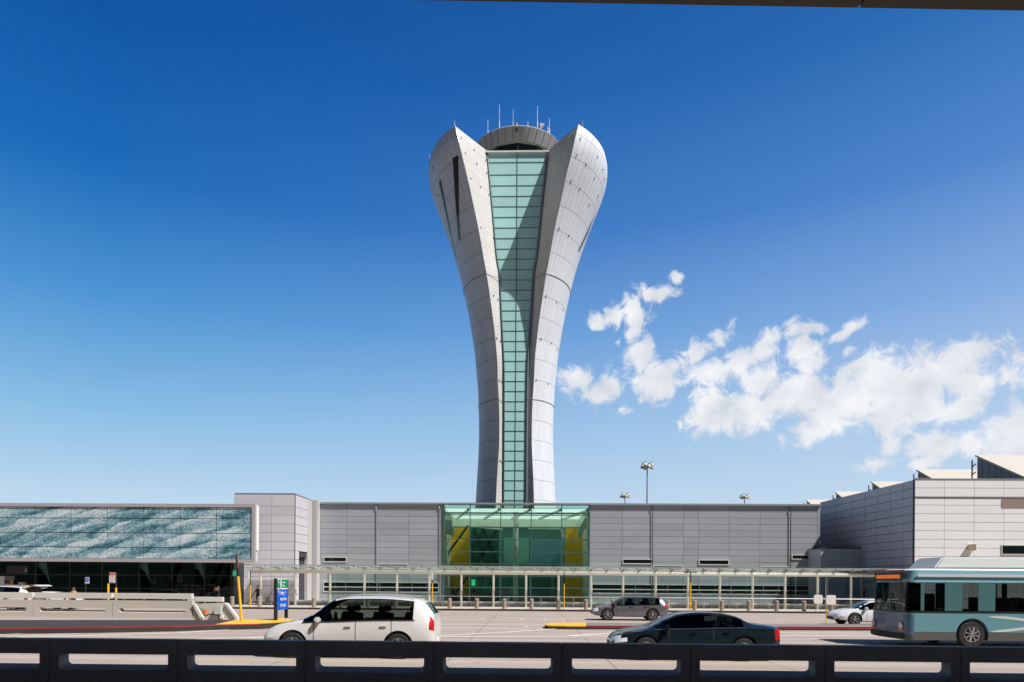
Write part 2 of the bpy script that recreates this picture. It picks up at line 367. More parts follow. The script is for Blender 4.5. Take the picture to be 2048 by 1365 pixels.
o = MB(); o.box((-150, KY+.18, -.02), (150, 69.5, .15)); tag(o.build('sidewalk', G_walk), kind='structure')
o = MB(); o.box((-150, KY, -.02), (150, KY+.178, .153)); tag(o.build('kerb', M_kerb), kind='structure')
G_kerbtop = mat('worn_red_kerb_top', (.36, .17, .14), .8, var=.3, scale=2)
o = MB(); o.box((-150, KY-.004, .154), (150, KY+.17, .158)); tag(o.build('kerb_paint', G_kerbtop), kind='structure')
o = MB(); o.box((X(95, KY), KY-.008, .02), (X(372, KY), KY+.19, .163)); tag(o.build('yellow_kerb_paint', mat('orange_yellow_paint', (.72, .36, .06), .6, var=.15)), kind='structure')

def island(name, front, back, z, gm):
    fp = [gz(x, y, z) for x, y in front]; bp = [gz(x, y, z) for x, y in back]
    poly = [(p.x, p.y) for p in fp]+[(p.x, p.y) for p in reversed(bp)]
    return fp, bp, tag(MB().prism(poly, -.01, z).build(name, gm), kind='structure')
lf = [(-500,1261),(-200,1258.5),(0,1256.5),(200,1254.5),(350,1252),(430,1249.6),(478,1248.8),(520,1248),(560,1246),(580,1243.6),(586,1241.4)]
lb = [(-500,1243),(-200,1242),(0,1240.5),(400,1240.5),(470,1240.5),(540,1238.5),(566,1237.6),(580,1239)]
fpL, bpL, _ = island('left_island', lf, lb, .25, M_kerb)
zL = .25
rf = [(1089.5,1250),(1096,1251.3),(1130,1252),(1172,1252.3),(1250,1252.6),(1450,1253.8),(1720,1255),(2048,1257),(2400,1259)]
rb = [(1090,1248),(1103,1246),(1172,1245.6),(1250,1246.6),(1450,1248),(2048,1250.5),(2400,1252)]
fpR, bpR, _ = island('right_island', rf, rb, .17, M_kerb)
def strip_top(name, fp, inset0, inset1, z, m, back=None):
    mb = MB()
    for a, b in zip(fp, fp[1:]):
        mb.quad((a.x, a.y+inset0, z), (b.x, b.y+inset0, z), (b.x, b.y+inset1, z), (a.x, a.y+inset1, z))
    return tag(mb.build(name, m), kind='structure')
# dark island tops, red and yellow kerb paint
def fill_top(name, fp, bp, z, m, d0=0.0):
    poly = [(p.x, p.y+d0, z) for p in fp]+[(p.x, p.y, z) for p in reversed(bp)]
    return tag(MB().quad(*poly).build(name, m), kind='structure')
fill_top('island_surface', fpL[:6], [p for p in bpL[:4]], zL+.004, M_asph, .32)
strip_top('red_kerb_paint', fpL[:6], -.02, .22, zL+.005, M_red)
fill_top('yellow_kerb_paint', fpL[5:], bpL[4:], zL+.006, M_yel)
o = MB()
for a, b in zip(fpL[:8], fpL[1:8]): o.quad((a.x, a.y-.004, zL-.05), (b.x, b.y-.004, zL-.05), (b.x, b.y-.004, zL+.004), (a.x, a.y-.004, zL+.004))
tag(o.build('kerb_edge_paint', M_red), kind='structure')
fill_top('island_surface', fpR[3:], bpR[2:], .174, mat('grey_island_top', (.20,.185,.165), .9, var=.2), .3)
o = MB()
for a, b in zip(fpR[3:], fpR[4:]): o.quad((a.x, a.y-.005, .10), (b.x, b.y-.005, .10), (b.x, b.y-.005, .177), (a.x, a.y-.005, .177))
tag(o.build('kerb_edge_paint', M_red), kind='structure')
o = MB()
for a, b in zip(fpR[:3], fpR[1:4]): o.quad((a.x, a.y-.005, .13), (b.x, b.y-.005, .13), (b.x, b.y-.005, .177), (a.x, a.y-.005, .177))
tag(o.build('kerb_edge_paint', M_yel), kind='structure')
strip_top('red_kerb_paint', fpR[3:], -.02, .28, .176, M_red)
fill_top('yellow_kerb_paint', fpR[:4], bpR[:3], .176, M_yel)

# road markings
M_line = mat('worn_white_road_paint', (.80, .77, .72), .7, var=.12, scale=3)
def line(pts, wd=.12, z=.005, name='road_marking', m=M_line):
    wd *= 1.45
    mb = MB(); P = [gz(x, y, 0) for x, y in pts]
    for a, b in zip(P, P[1:]):
        d = (b-a).normalized(); n = Vector((-d.y, d.x, 0))*wd/2
        mb.quad(*[(q.x, q.y, z) for q in (a-n, b-n, b+n, a+n)])
    tag(mb.build(name, m), kind='structure')
line([(-300,1282),(0,1276.5),(200,1271),(350,1266.5),(440,1261),(520,1256.5),(620,1252)], .14)
line([(-100,1273),(0,1270),(60,1267.5)], .12, .009)
line([(0,1276),(160,1268)], .10, .009)
line([(355,1281),(420,1278.6),(540,1274.5),(700,1272)], .14)
line([(350,1280),(460,1277.2),(700,1273.5)], .10, .009)
line([(830,1249),(1000,1249.2),(1092,1249.3)], .11); line([(830,1252),(960,1250.4),(1088,1252.6)], .10, .009)
line([(820,1256.3),(960,1257),(1060,1259.5)], .14)
line([(800,1274.5),(930,1269.5),(1020,1264.6),(1110,1258.5)], .15, .009)
line([(760,1273.6),(1000,1273.6),(1130,1272.8),(1180,1269.5),(1240,1265.5)], .15)
line([(820,1284),(890,1283.2),(960,1283.5)], .08)
line([(1120,1273),(1250,1272),(1600,1271.8),(2048,1274)], .15, .009)
line([(1560,1266.8),(1700,1267.2),(2048,1269)], .12)
line([(975,1228.2),(1010,1228.2)], .09); line([(1040,1239.2),(1130,1239.4)], .09); line([(1060,1230),(1100,1230)], .09)
line([(1440,1234),(1520,1234.3)], .09); line([(1580,1242.8),(1620,1243)], .09)
o = MB()
for x, y in ((1043,1239),(1089,1239.3),(1126,1239.4),(965,1238.6),(1051,1254),(1081,1230.5),(360,1279.5)):
    p = gz(x, y); o.lathe([(.09,0.002),(.085,.02),(.04,.03)], (p.x, p.y, 0), 8)
tag(o.build('road_studs', M_white), kind='structure')

# ------------------------------------------------------------ overpass above and behind the camera
HO = 11.8
a = gz(780, 0, HO); b = gz(2048, 22, HO); dv = (b-a).normalized(); p0 = a-dv*70; p1 = b+dv*75; n = Vector((dv.y, -dv.x, 0))
M_ov = mat('overpass_concrete', (.12, .10, .075), .9, var=.25, scale=.7, bump=.3)
ov = wthing('overpass', 'dark concrete overpass deck edge crossing the top of the view', 'overpass', (0, 0, 0))
o = MB()
def slab(mb, q0, q1, d0, d1, z0, z1):
    A, B2, C2, D2 = q0+n*d0, q1+n*d0, q1+n*d1, q0+n*d1
    mb.prism([(A.x,A.y),(B2.x,B2.y),(C2.x,C2.y),(D2.x,D2.y)], z0, z1)
seg = (p1-p0).length/16
for k in range(16): slab(o, p0+dv*(seg*k+.02), p0+dv*(seg*(k+1)-.02), 0, 20, HO, HO+.5)
W(o, 'deck', M_ov, ov)
o = MB(); slab(o, p0, p1, .3, 19.7, HO+.52, HO+1.5); W(o, 'deck_core', M_ov, ov)
o = MB()
for k in range(9): slab(o, p0+dv*3, p1-dv*3, 3.0+1.9*k, 3.5+1.9*k, HO-1.1, HO-.01)
W(o, 'girders', M_ov, ov)
o = MB(); slab(o, p0, p1, 0.02, .35, HO+1.52, HO+2.4); W(o, 'parapet', M_ov, ov)
for k in (-34, -10, 15, 40):
    o = MB().lathe([(.8, 0), (.8, HO-1.12)], (k, -8.5, 0), 24); W(o, 'column', M_ov, ov, smooth=False)

gar = wthing('unseen_parking_garage', 'unseen dark concrete parking garage added behind the overpass to block horizon light', 'parking garage', (0, -30, 0))  # unseen garage added behind the camera to block light from the horizon
M_gar = mat('garage_concrete', (.20, .19, .175), .9, var=.15, scale=.3)
o = MB()
for k in range(6): o.box((-170, -30, 3.0*k+.2 if k else 0), (170, -29.6, 3.0*k+1.3)); o.box((-170, -60, 3.0*k-.25), (170, -30.002, 3.0*k))
W(o, 'floor_bands', M_gar, gar)
o = MB()
for k in range(40): o.box((-168+k*8.6, -29.98, 0), (-167.4+k*8.6, -29.35, 17))
W(o, 'facade_piers', M_gar, gar); W(MB().box((-170, -61, 0), (170, -60.5, 17)), 'rear_wall', M_gar, gar)
# ------------------------------------------------------------ control tower
TX, TY = X(1030, 107.6), 107.6
tower = wthing('control_tower', 'tall flared airport control tower with two silver shells and a teal glass spine', 'control tower', (TX, TY, 0))
hw = [(362,177.4),(395,168),(427,155.7),(458,143.8),(481,135.5),(514,124.5),(548,114.7),(595,103.5),(633,95.5),(666,90),(702,84),(745,80),(778,77),(825,75),(867,74.2),(910,75.3),(954,77.5),(1001,80)]
Rt = sorted([(2.2+(1168-y)/1365*106.5, h/1365*107.2) for y, h in hw]+[(67.4, 13.8), (0, 7.6), (66.3, 14.0)])
Rf = smooth_tab(Rt)
ed = [(250,124),(301,111.5),(355,98.5),(404,87.7),(463,75.2),(520,65),(546,60),(612,50),(662,43.3),(728,37.2),(760,36.2),(800,33.7),(840,32.5),(880,32.4),(921,34.2),(961,36.4),(1005,38)]
Et = []
for y, h in ed:
    z = 50.0
    for _ in range(40):
        r = Rf(min(z, 67.4)); x = h/1365*100
        for _ in range(5):
            D = TY-math.sqrt(max(r*r-x*x, .1)); x = h/1365*D
        z = .5*z+.5*(2.2+(1168-y)/1365*D)
    Et.append((z, x))
Et.sort(); Et = [(0, 3.3)]+Et; Ef = smooth_tab(Et)
GY = 102.5
gt = [(303,60.4),(411,49.5),(520,38.6),(546,33.8),(612,30.2),(664,27.3),(740,23.2),(850,22.4),(1005,22.3)]
Gt = sorted([(2.2+(1168-y)/1365*GY, h/1365*GY) for y, h in gt]+[(0, 1.7)]); Gf = smooth_tab(Gt)
HT = 67.35
ZS = [0, 3, 6, 9]+[9+(HT-9)*k/64 for k in range(1, 65)]
M_shell = seam_mat('tower_shell_panels', (.76, .79, .85), .5, .1, .03, .016, .55, .04, .04)
M_fin = seam_mat('tower_fin_siding', (.60, .59, .58), .6, .0, .012, .035, .62, .03, .12)
M_teal = mat('frosted_teal_glass', (.47, .78, .75), .12, var=.05, scale=.4, spec=.6, island=.06)
M_mull = mat('dark_teal_mullion', (.045, .11, .12), .45)
def shell(sgn):
    vs, fs, uv = [], [], []; na = 44
    for z in ZS:
        r = Rf(z); e = math.asin(min(Ef(z)/r, .95))
        for k in range(na+1):
            t = k/na; ph = e+(math.pi*.985-e)*(t**1.15)
            vs.append((TX+sgn*r*math.sin(ph), TY-r*math.cos(ph), z)); uv.append(((ph-e)*12.4+ (HT-z)*.085, (z+.2)/3.0))
    for i in range(len(ZS)-1):
        for k in range(na):
            a = i*(na+1)+k; q = (a, a+1, a+na+2, a+na+1); fs.append(q if sgn > 0 else q[::-1])
    me = bpy.data.meshes.new('shell'); me.from_pydata(vs, [], fs); lay = me.uv_layers.new(name='UVMap')
    for l in me.loops: lay.data[l.index].uv = uv[l.vertex_index]
    for p in me.polygons: p.use_smooth = True
    o = bpy.data.objects.new('shell_cladding', me); C.objects.link(o); me.materials.append(M_shell); o.parent = tower; o.location = -OFF[tower.name]
    # rim cap and inner lining of the free upper edge
    mb = MB(); n = 44
    def P(z, k, d):
        r = Rf(z); e = math.asin(Ef(z)/r); ph = e+(math.pi*.985-e)*(k/n)**1.15; r -= d
        return (TX+sgn*r*math.sin(ph), TY-r*math.cos(ph), z)
    for k in range(n):
        mb.quad(P(HT, k, 0), P(HT, k+1, 0), P(HT, k+1, .3), P(HT, k, .3)); mb.quad(P(HT, k, .3), P(HT, k+1, .3), P(62, k+1, .35), P(62, k, .35))
    W(mb, 'rim_edge', M_trim, tower)
    return o
def fin(sgn):
    vs, fs, uv = [], [], []
    for z in ZS:
        x = Ef(z); r = Rf(z); y = TY-math.sqrt(r*r-x*x); g = Gf(z)
        for k in range(3):
            t = k/2; vs.append((TX+sgn*(x+(g+.1-x)*t), y+(GY+.1-y)*t, z)); uv.append(((1-t)*.999+ .0005, z/.55))
    for i in range(len(ZS)-1):
        for k in range(2):
            a = i*3+k; q = (a, a+1, a+4, a+3); fs.append(q[::-1] if sgn > 0 else q)
    me = bpy.data.meshes.new('fin'); me.from_pydata(vs, [], fs); lay = me.uv_layers.new(name='UVMap')
    for l in me.loops: lay.data[l.index].uv = uv[l.vertex_index]
    o = bpy.data.objects.new('fin_wall', me); C.objects.link(o); me.materials.append(M_fin); o.parent = tower; o.location = -OFF[tower.name]
    # thin edge moulding along shell/fin corner
    pts = [(TX+sgn*Ef(z), TY-math.sqrt(Rf(z)**2-Ef(z)**2)-.03, z) for z in ZS]
    W(MB().tube(pts, .07, 6), 'corner_moulding', M_trim, tower)
    # side channel between the fin and the glass
    pts = [(TX+sgn*(Gf(z)+.03), GY-.05, z) for z in ZS]
    W(MB().tube(pts, .13 if sgn < 0 else .2, 6), 'glass_side_channel', M_mull if sgn < 0 else mat('slate_channel', (.16,.20,.24), .4), tower)
for s in (-1, 1): shell(s); fin(s)
# glass spine
rows = [304, 325.4,350,371.8,392.9,413.8,435,456.2,477.3,498.4,519,540,560.6,581.3,601.5,621.9,642.3,662.4,682.8,703.2,722.8,743.2,763,783.1,803.3,822.9,842.6,862.6,882.3,902.1,922,941.4,961.4,981.3,1001.3,1021,1041,1060,1080,1100,1120,1140]
zr = [2.2+(1168-y)/1365*GY for y in rows]
gl = MB(); mu = MB()
for a, b in zip(zr, zr[1:]):
    for s in (-1, 1):
        i = len(gl.v); xs = (0.02, Gf(a), Gf(b), .02); zz = (a-.03, a-.03, b+.03, b+.03)
        gl.quad(*[(TX+s*x, GY, z) for x, z in zip(xs, zz)])
    mu.box((TX-Gf(a), GY-.05, a-.035), (TX+Gf(a), GY+.02, a+.035))
mu.box((TX-.04, GY-.06, 5), (TX+.04, GY+.02, zr[0]))
W(gl, 'glass_spine', M_teal, tower, fix=False); W(mu, 'mullion_grid', M_mull, tower)
ledge = MB().box((TX-4.75, GY-.3, 66.88), (TX+4.75, GY+.6, 67.1)); W(ledge, 'white_ledge', M_white, tower)
# deck inside the shells
dk = []
for s_ in (1, -1):
    e = math.asin(Ef(64)/Rf(64))+.16; seq = [e+(math.pi-e)*k/24 for k in range(25)]
    pts = [(TX+s_*13.2*math.sin(p), TY-13.2*math.cos(p)) for p in seq]
    pts = [(TX+s_*3.4, GY+.3), (TX+s_*4.4, GY+1.6)]+pts
    dk += pts if s_ > 0 else pts[::-1]
W(MB().prism(dk, 63.9, 64.1), 'upper_deck', M_trim, tower)
# cab
KYc = 111.0; KX = X(1034, KYc, 1168)-.25
cab = MB().lathe([(6.6, 69.95), (7.35, 71.75), (7.2, 71.95), (4, 72.3), (.5, 72.4)], (KX, KYc, 0), 36)
M_cab = mat('cab_cladding', (.46, .46, .46), .4, .3, var=.05, scale=.5)
cabo = W(cab, 'cab_roof', M_cab, tower)
for k in range(36):
    t = 2*math.pi*k/36+.05; t2 = t+.035
    sm = MB().bar((KX+6.63*math.cos(t), KYc+6.63*math.sin(t), 69.96), (KX+7.37*math.cos(t2), KYc+7.37*math.sin(t2), 71.74), .035, .035); W(sm, 'roof_seam', M_gap, cabo)
W(MB().lathe([(6.4, 69.86), (6.58, 69.94)], (KX, KYc, 0), 12), 'roof_lip', mat('pale_green_lip', (.30, .38, .22), .4), cabo)
W(MB().lathe([(5.7, 64.1), (6.32, 69.85)], (KX, KYc, 0), 12), 'cab_windows', mat('cab_glass', (.012, .02, .016), .05, spec=.8), tower)
fr = MB()
for k in range(12):
    t = 2*math.pi*k/12; fr.bar((KX+5.72*math.cos(t), KYc+5.72*math.sin(t), 64.1), (KX+6.33*math.cos(t), KYc+6.33*math.sin(t), 69.84), .1)
W(fr, 'window_mullions', mat('olive_frame', (.08, .10, .05), .5), tower)
W(MB().box((X(1024.5, 103.6)-.0, KYc-7.55, 71.0), (X(1024.5, 103.6)+.3, KYc-7.2, 71.3)), 'camera_box', M_black, tower)
# antennas on the roof and tips
def mast(name, px, y0, y1, Y, r=.05, top=None):
    p = at(px, y1, Y); q = at(px, y0, Y); pts = [(p.x, Y, p.z), (p.x, Y, p.z+(q.z-p.z)*.3), (p.x, Y, q.z)]
    return W(MB().tube([pts[0], pts[1], pts[1], pts[2]], [r*1.5, r*1.5, r*.8, r*.7], 6), name, mat('antenna_white', (.62, .58, .58), .5), tower)
for px, y0, y1, Y, r in ((975.5,240,270,107,.07),(998.5,210,258,106,.07),(1026,219,254,106,.05),(1055.5,244,255,105,.08),(1074.5,213,257,106,.08),(1095.3,254,266,108,.1),(1098.3,238,268,108,.09),(1080.8,251,258,108,.04)):
    mast('roof_antenna', px, y0, y1, Y, r)
mast('tip_antenna', 909, 241, 251, 97.5, .04); mast('tip_antenna', 1165, 242, 252, 97.5, .04); mast('rim_antenna', 859, 310, 330, 104, .04)
p = at(1085, 257, 107); W(MB().tube([(p.x-.25, 107, p.z+.35), (p.x+.25, 106.8, p.z+.45)], [.35, .1], 10), 'dish_antenna', M_white, tower)
p = at(1033, 253, 105); W(MB().lathe([(.18, 0), (.2, .5), (.1, .6)], (p.x, 105, p.z-.1), 8), 'roof_beacon', mat('beacon', (.5, .3, .12), .5), tower)

def on_shell(px, py, out=.03):
    d = ray(px, py); t = 85.0
    while t < 118:
        p = CAM+d*t
        r = math.hypot(p.x-TX, p.y-TY)
        if p.z < HT+.5 and r <= Rf(p.z)+out: return p
        t += .02
    return CAM+d*(106/d.y)
def slot(poly_l, poly_r, m, name):
    mb = MB(); n = 14
    rows_ = []
    def pl(ps, t):
        f = t*(len(ps)-1); i = min(int(f), len(ps)-2); u = f-i
        return ps[i][0]+(ps[i+1][0]-ps[i][0])*u, ps[i][1]+(ps[i+1][1]-ps[i][1])*u
    for k in range(n+1):
        a = pl(poly_l, k/n); b = pl(poly_r, k/n)
        rows_.append([on_shell(a[0]+(b[0]-a[0])*j/3, a[1]+(b[1]-a[1])*j/3, .035) for j in range(4)])
    for k in range(n):
        for j in range(3): mb.quad(rows_[k][j], rows_[k][j+1], rows_[k+1][j+1], rows_[k+1][j])
    return W(mb, name, m, tower)
M_slot = mat('slot_window_brown', (.035, .025, .022), .3)
M_slotg = mat('slot_glass_teal', (.06, .17, .16), .1, spec=.7)
slot([(905,317),(909,380),(913,436)], [(916.6,310.5),(917.5,380),(918.3,431)], M_slot, 'slot_window')
slot([(913,436),(916.5,482)], [(918.3,431),(921.2,480)], M_slotg, 'slot_window_glass')
slot([(877.3,364),(889,418),(900,468)], [(881.8,359),(893,418),(902,468)], M_slot, 'slot_window')
slot([(900,468),(910.5,516)], [(902,468),(913,518)], M_slotg, 'slot_window_glass')
slot([(1189,432),(1173,466),(1156.8,501)], [(1193,422),(1177,466),(1158.2,505)], M_slot, 'slot_window')
# maintenance anchor lights dotted along the seams
dots = [(923,276),(949,300),(930.8,307),(954,327.5),(972,321),(942,358),(974.5,346),(961.8,374.5),(979,389),(962,455.5),(988,474.5),(987.5,591.5),(996.5,599),(994,677),(1002.3,681),(999.5,760.5),(1005.5,761),(1001,921),(1006,921),
        (866,336.5),(874.5,391),(1161.5,278),(1154.5,310),(1195.5,314),(1173,329),(1206.5,340),(1142.8,362),(1189.5,357.5),(1210,359),(1160,378),(1196.5,393),(1179,410),(1119,457),(1138,471.5),(1093,592),(1114,604),(1127.5,620),(1082.5,678),(1103,687),(1115,699),(1073,760.5),(1096.5,768)]
def on_tower(px, py):
    for k in (1,):
        d = ray(px, py)
        # fins lie between glass edge and shell edge
        for s in (-1, 1):
            for i in range(200):
                t = 95+i*.05; p = CAM+d*t; xx = (p.x-TX)*s
                if p.z > HT: break
                x = Ef(p.z); yy = TY-math.sqrt(Rf(p.z)**2-x*x); g = Gf(p.z)
                if g < xx < x:
                    ys = yy+(GY-yy)*(x-xx)/(x-g)
                    if p.y >= ys-.03: return p
    return on_shell(px, py, .06)
for px, py in dots:
    p = on_tower(px, py); mb = MB().box((p.x-.06, p.y-.12, p.z-.07), (p.x+.06, p.y+.05, p.z+.07)); W(mb, 'anchor_fitting', mat('anchor_dark', (.16,.14,.12), .5), tower)
# cable band round the waist
for z, k in ((47.8, 0), (29.8, 1)):
    for s in (-1, 1):
        pts = []
        for j in range(0, 16):
            ph = math.asin(Ef(z)/Rf(z))+j*.09; pts.append((TX+s*(Rf(z)+.08)*math.sin(ph), TY-(Rf(z)+.08)*math.cos(ph), z+.1))
        pts = [(TX+s*Gf(z), GY-.2, z+.1)]+pts; W(MB().tube(pts, .035, 5), 'seam_cable', mat('cable', (.34, .31, .28), .6), tower)

# ------------------------------------------------------------ terminal buildings
def facade(parent, name, x0, x1, z0, z1, Y, vs, hs, m, th=.1, gap=.026):
    """flat cladding of separate panels on a dark backing, outward face towards -Y"""
    W(MB().box((x0, Y+.06, z0), (x1, Y+.3, z1)), name+'_backing', M_gap, parent)
    mb = MB(); xs = [x0]+sorted(v for v in vs if x0 < v < x1)+[x1]; zs = [z0]+sorted(h for h in hs if z0 < h < z1)+[z1]
    for a, b in zip(xs, xs[1:]):
        for c, d in zip(zs, zs[1:]): mb.box((a+gap/2, Y, c+gap/2), (b-gap/2, Y+.05, d-gap/2))
    return W(mb, name, m, parent)
def window(parent, px0, px1, py0, py1, Y, fr=.09, mid=None, name='window'):
    a = at(px0, py0, Y); b = at(px1, py1, Y); x0, x1, z1, z0 = a.x, b.x, a.z, b.z
    mb = MB(); y0, y1 = Y-.09, Y-.005
    mb.box((x0, y0, z1-fr), (x1, y1, z1)); mb.box((x0, y0, z0), (x1, y1, z0+fr)); mb.box((x0, y0, z0+fr), (x0+fr, y1, z1-fr)); mb.box((x1-fr, y0, z0+fr), (x1, y1, z1-fr))
    if mid: zc = Z((px0+px1)/2, mid, Y); mb.box((x0+fr, y0+.01, zc-.05), (x1-fr, y1, zc+.05))
    f = W(mb, name, M_cream if False else M_trimw, parent)
    W(MB().box((x0+fr, Y-.035, z0+fr), (x1-fr, Y-.004, z1-fr)), 'pane', M_dark, f)
    return f
M_trimw = mat('pale_window_frame', (.60, .60, .57), .4)
M_pier = mat('pier_grey', (.50,.49,.48), .5, var=.05)
FY = 69.0; ZP = 10.33
def hseams(py_list, px, Y): return sorted(Z(px, y, Y) for y in py_list)
hz = [.15]+[ZP-.75-.632*k for k in range(0, 15)]
# left grey wing
lw = wthing('grey_terminal_wing', 'dark grey panelled terminal wall left of the glass entrance hall', 'building', (X(760, FY), FY, 0))
x0, x1 = X(640, FY), X(884.5, FY)
facade(lw, 'panel_wall', x0, x1, .15, ZP-.15, FY, [X(v, FY, 1060) for v in (695, 755, 817.4, 880)], hz, M_alu)
W(MB().box((x0-.15, FY-.2, ZP-.15), (x1, FY+1.0, ZP+.03)), 'parapet_coping', M_trim, lw)
W(MB().box((x0, FY+.32, 0), (x1, FY+22, ZP-.16)), 'building_core', M_gap, lw)
W(MB().box((x0-.7, FY-.9, .15), (x0-.02, FY+.4, ZP+.12)), 'corner_pier', M_pier, lw)
for a in ((647,694,1114,1125),(756,816.5,1127.5,1138)): window(lw, *a, FY)
window(lw, 646.5, 878.5, 1163.5, 1186, FY, mid=1175)
def downpipe(parent, px, py0, py1, Y, m=M_trim):
    a = at(px, py0, Y); b = at(px, py1, Y)
    W(MB().tube([(a.x-.12, Y-.02, a.z), (a.x-.12, Y-.12, a.z-.25), (a.x, Y-.12, a.z-.5), (b.x, Y-.12, .2)], .04, 8), 'downpipe', m, parent)
downpipe(lw, 755, 1011, 1140, FY); downpipe(lw, 881, 1011, 1140, FY)
for k, px in ((0, 755), (1, 881)): pass
# right grey wing
rw = wthing('grey_terminal_wing', 'long dark grey panelled terminal wall right of the glass entrance hall', 'building', (X(1400, FY), FY, 0))
x0, x1 = X(1178.5, FY), X(1639.5, FY)
facade(rw, 'panel_wall', x0, x1, .15, ZP-.15, FY, [X(v, FY, 1060) for v in (1244.4, 1305, 1367, 1397, 1458.5, 1520, 1580.6, 1634)], hz, M_alu)
W(MB().box((x0, FY-.2, ZP-.15), (x1+.03, FY+1.0, ZP+.03)), 'parapet_coping', M_trim, rw)
W(MB().box((x0, FY+.32, 0), (x1, FY+22, ZP-.16)), 'building_core', M_gap, rw)
for a in ((1244.5,1304,1118,1129),(1305.5,1366,1131,1142),(1397,1458,1119.5,1131),(1520.5,1581,1133,1144),(1582.5,1626,1109.5,1120)): window(rw, *a, FY)
window(rw, 1183, 1624, 1168, 1191, FY, mid=1180.5)
downpipe(rw, 1305, 1013, 1118, FY, M_gap); downpipe(rw, 1580.6, 1015, 1118, FY, M_gap)

# corner block left of the wing
BY = 62.5
cb = wthing('corner_block', 'pale lilac grey panelled block with a bright side wall beside the wave mural', 'building', (X(540, BY), BY, 0))
x0, x1 = X(440, BY), X(588, BY); zc = 10.36
hz2 = [.15]+[zc-1.15-.815*k for k in range(0, 12)]
W(MB().box((X(469, BY), BY+.32, 0), (x1-.33, BY+5.5, zc-.02)), 'building_core', M_gap, cb)
facade(cb, 'front_panels', X(467, BY), x1, .15, zc, BY, [X(542.5, BY)], hz2, M_aluL)
# side wall panels face +X
mb = MB(); zs = sorted(hz2)+[zc]; ys = [BY+.32, BY+1.4, 66.8]
for c, d in zip(zs, zs[1:]):
    for a, b in zip(ys, ys[1:]):
        if c < 4.6 and a > BY+1 : continue
        mb.box((x1-.3, a+.02, c+.02), (x1-.02, b-.02, d-.02))
W(mb, 'side_panels', M_aluL, cb)
W(MB().box((x1-.31, BY+.31, 4.6), (x1-.1, 67, zc-.01)), 'side_backing', M_gap, cb)
W(MB().box((x1-.3, 66.3, .15), (x1, 67.6, zc)), 'end_pier', M_pier, cb)
W(MB().box((x1-2.2, 64, .15), (x1-2.0, 67, 4.7)), 'recess_wall', M_aluL, cb)
W(MB().box((X(469, BY), BY-.03, zc), (x1+.02, BY+5.2, zc+.06)), 'coping', M_trim, cb)
o = MB().box((X(598.5, 61.5), 63.4, 2.4), (X(604, 61.5), 63.5, 3.3))

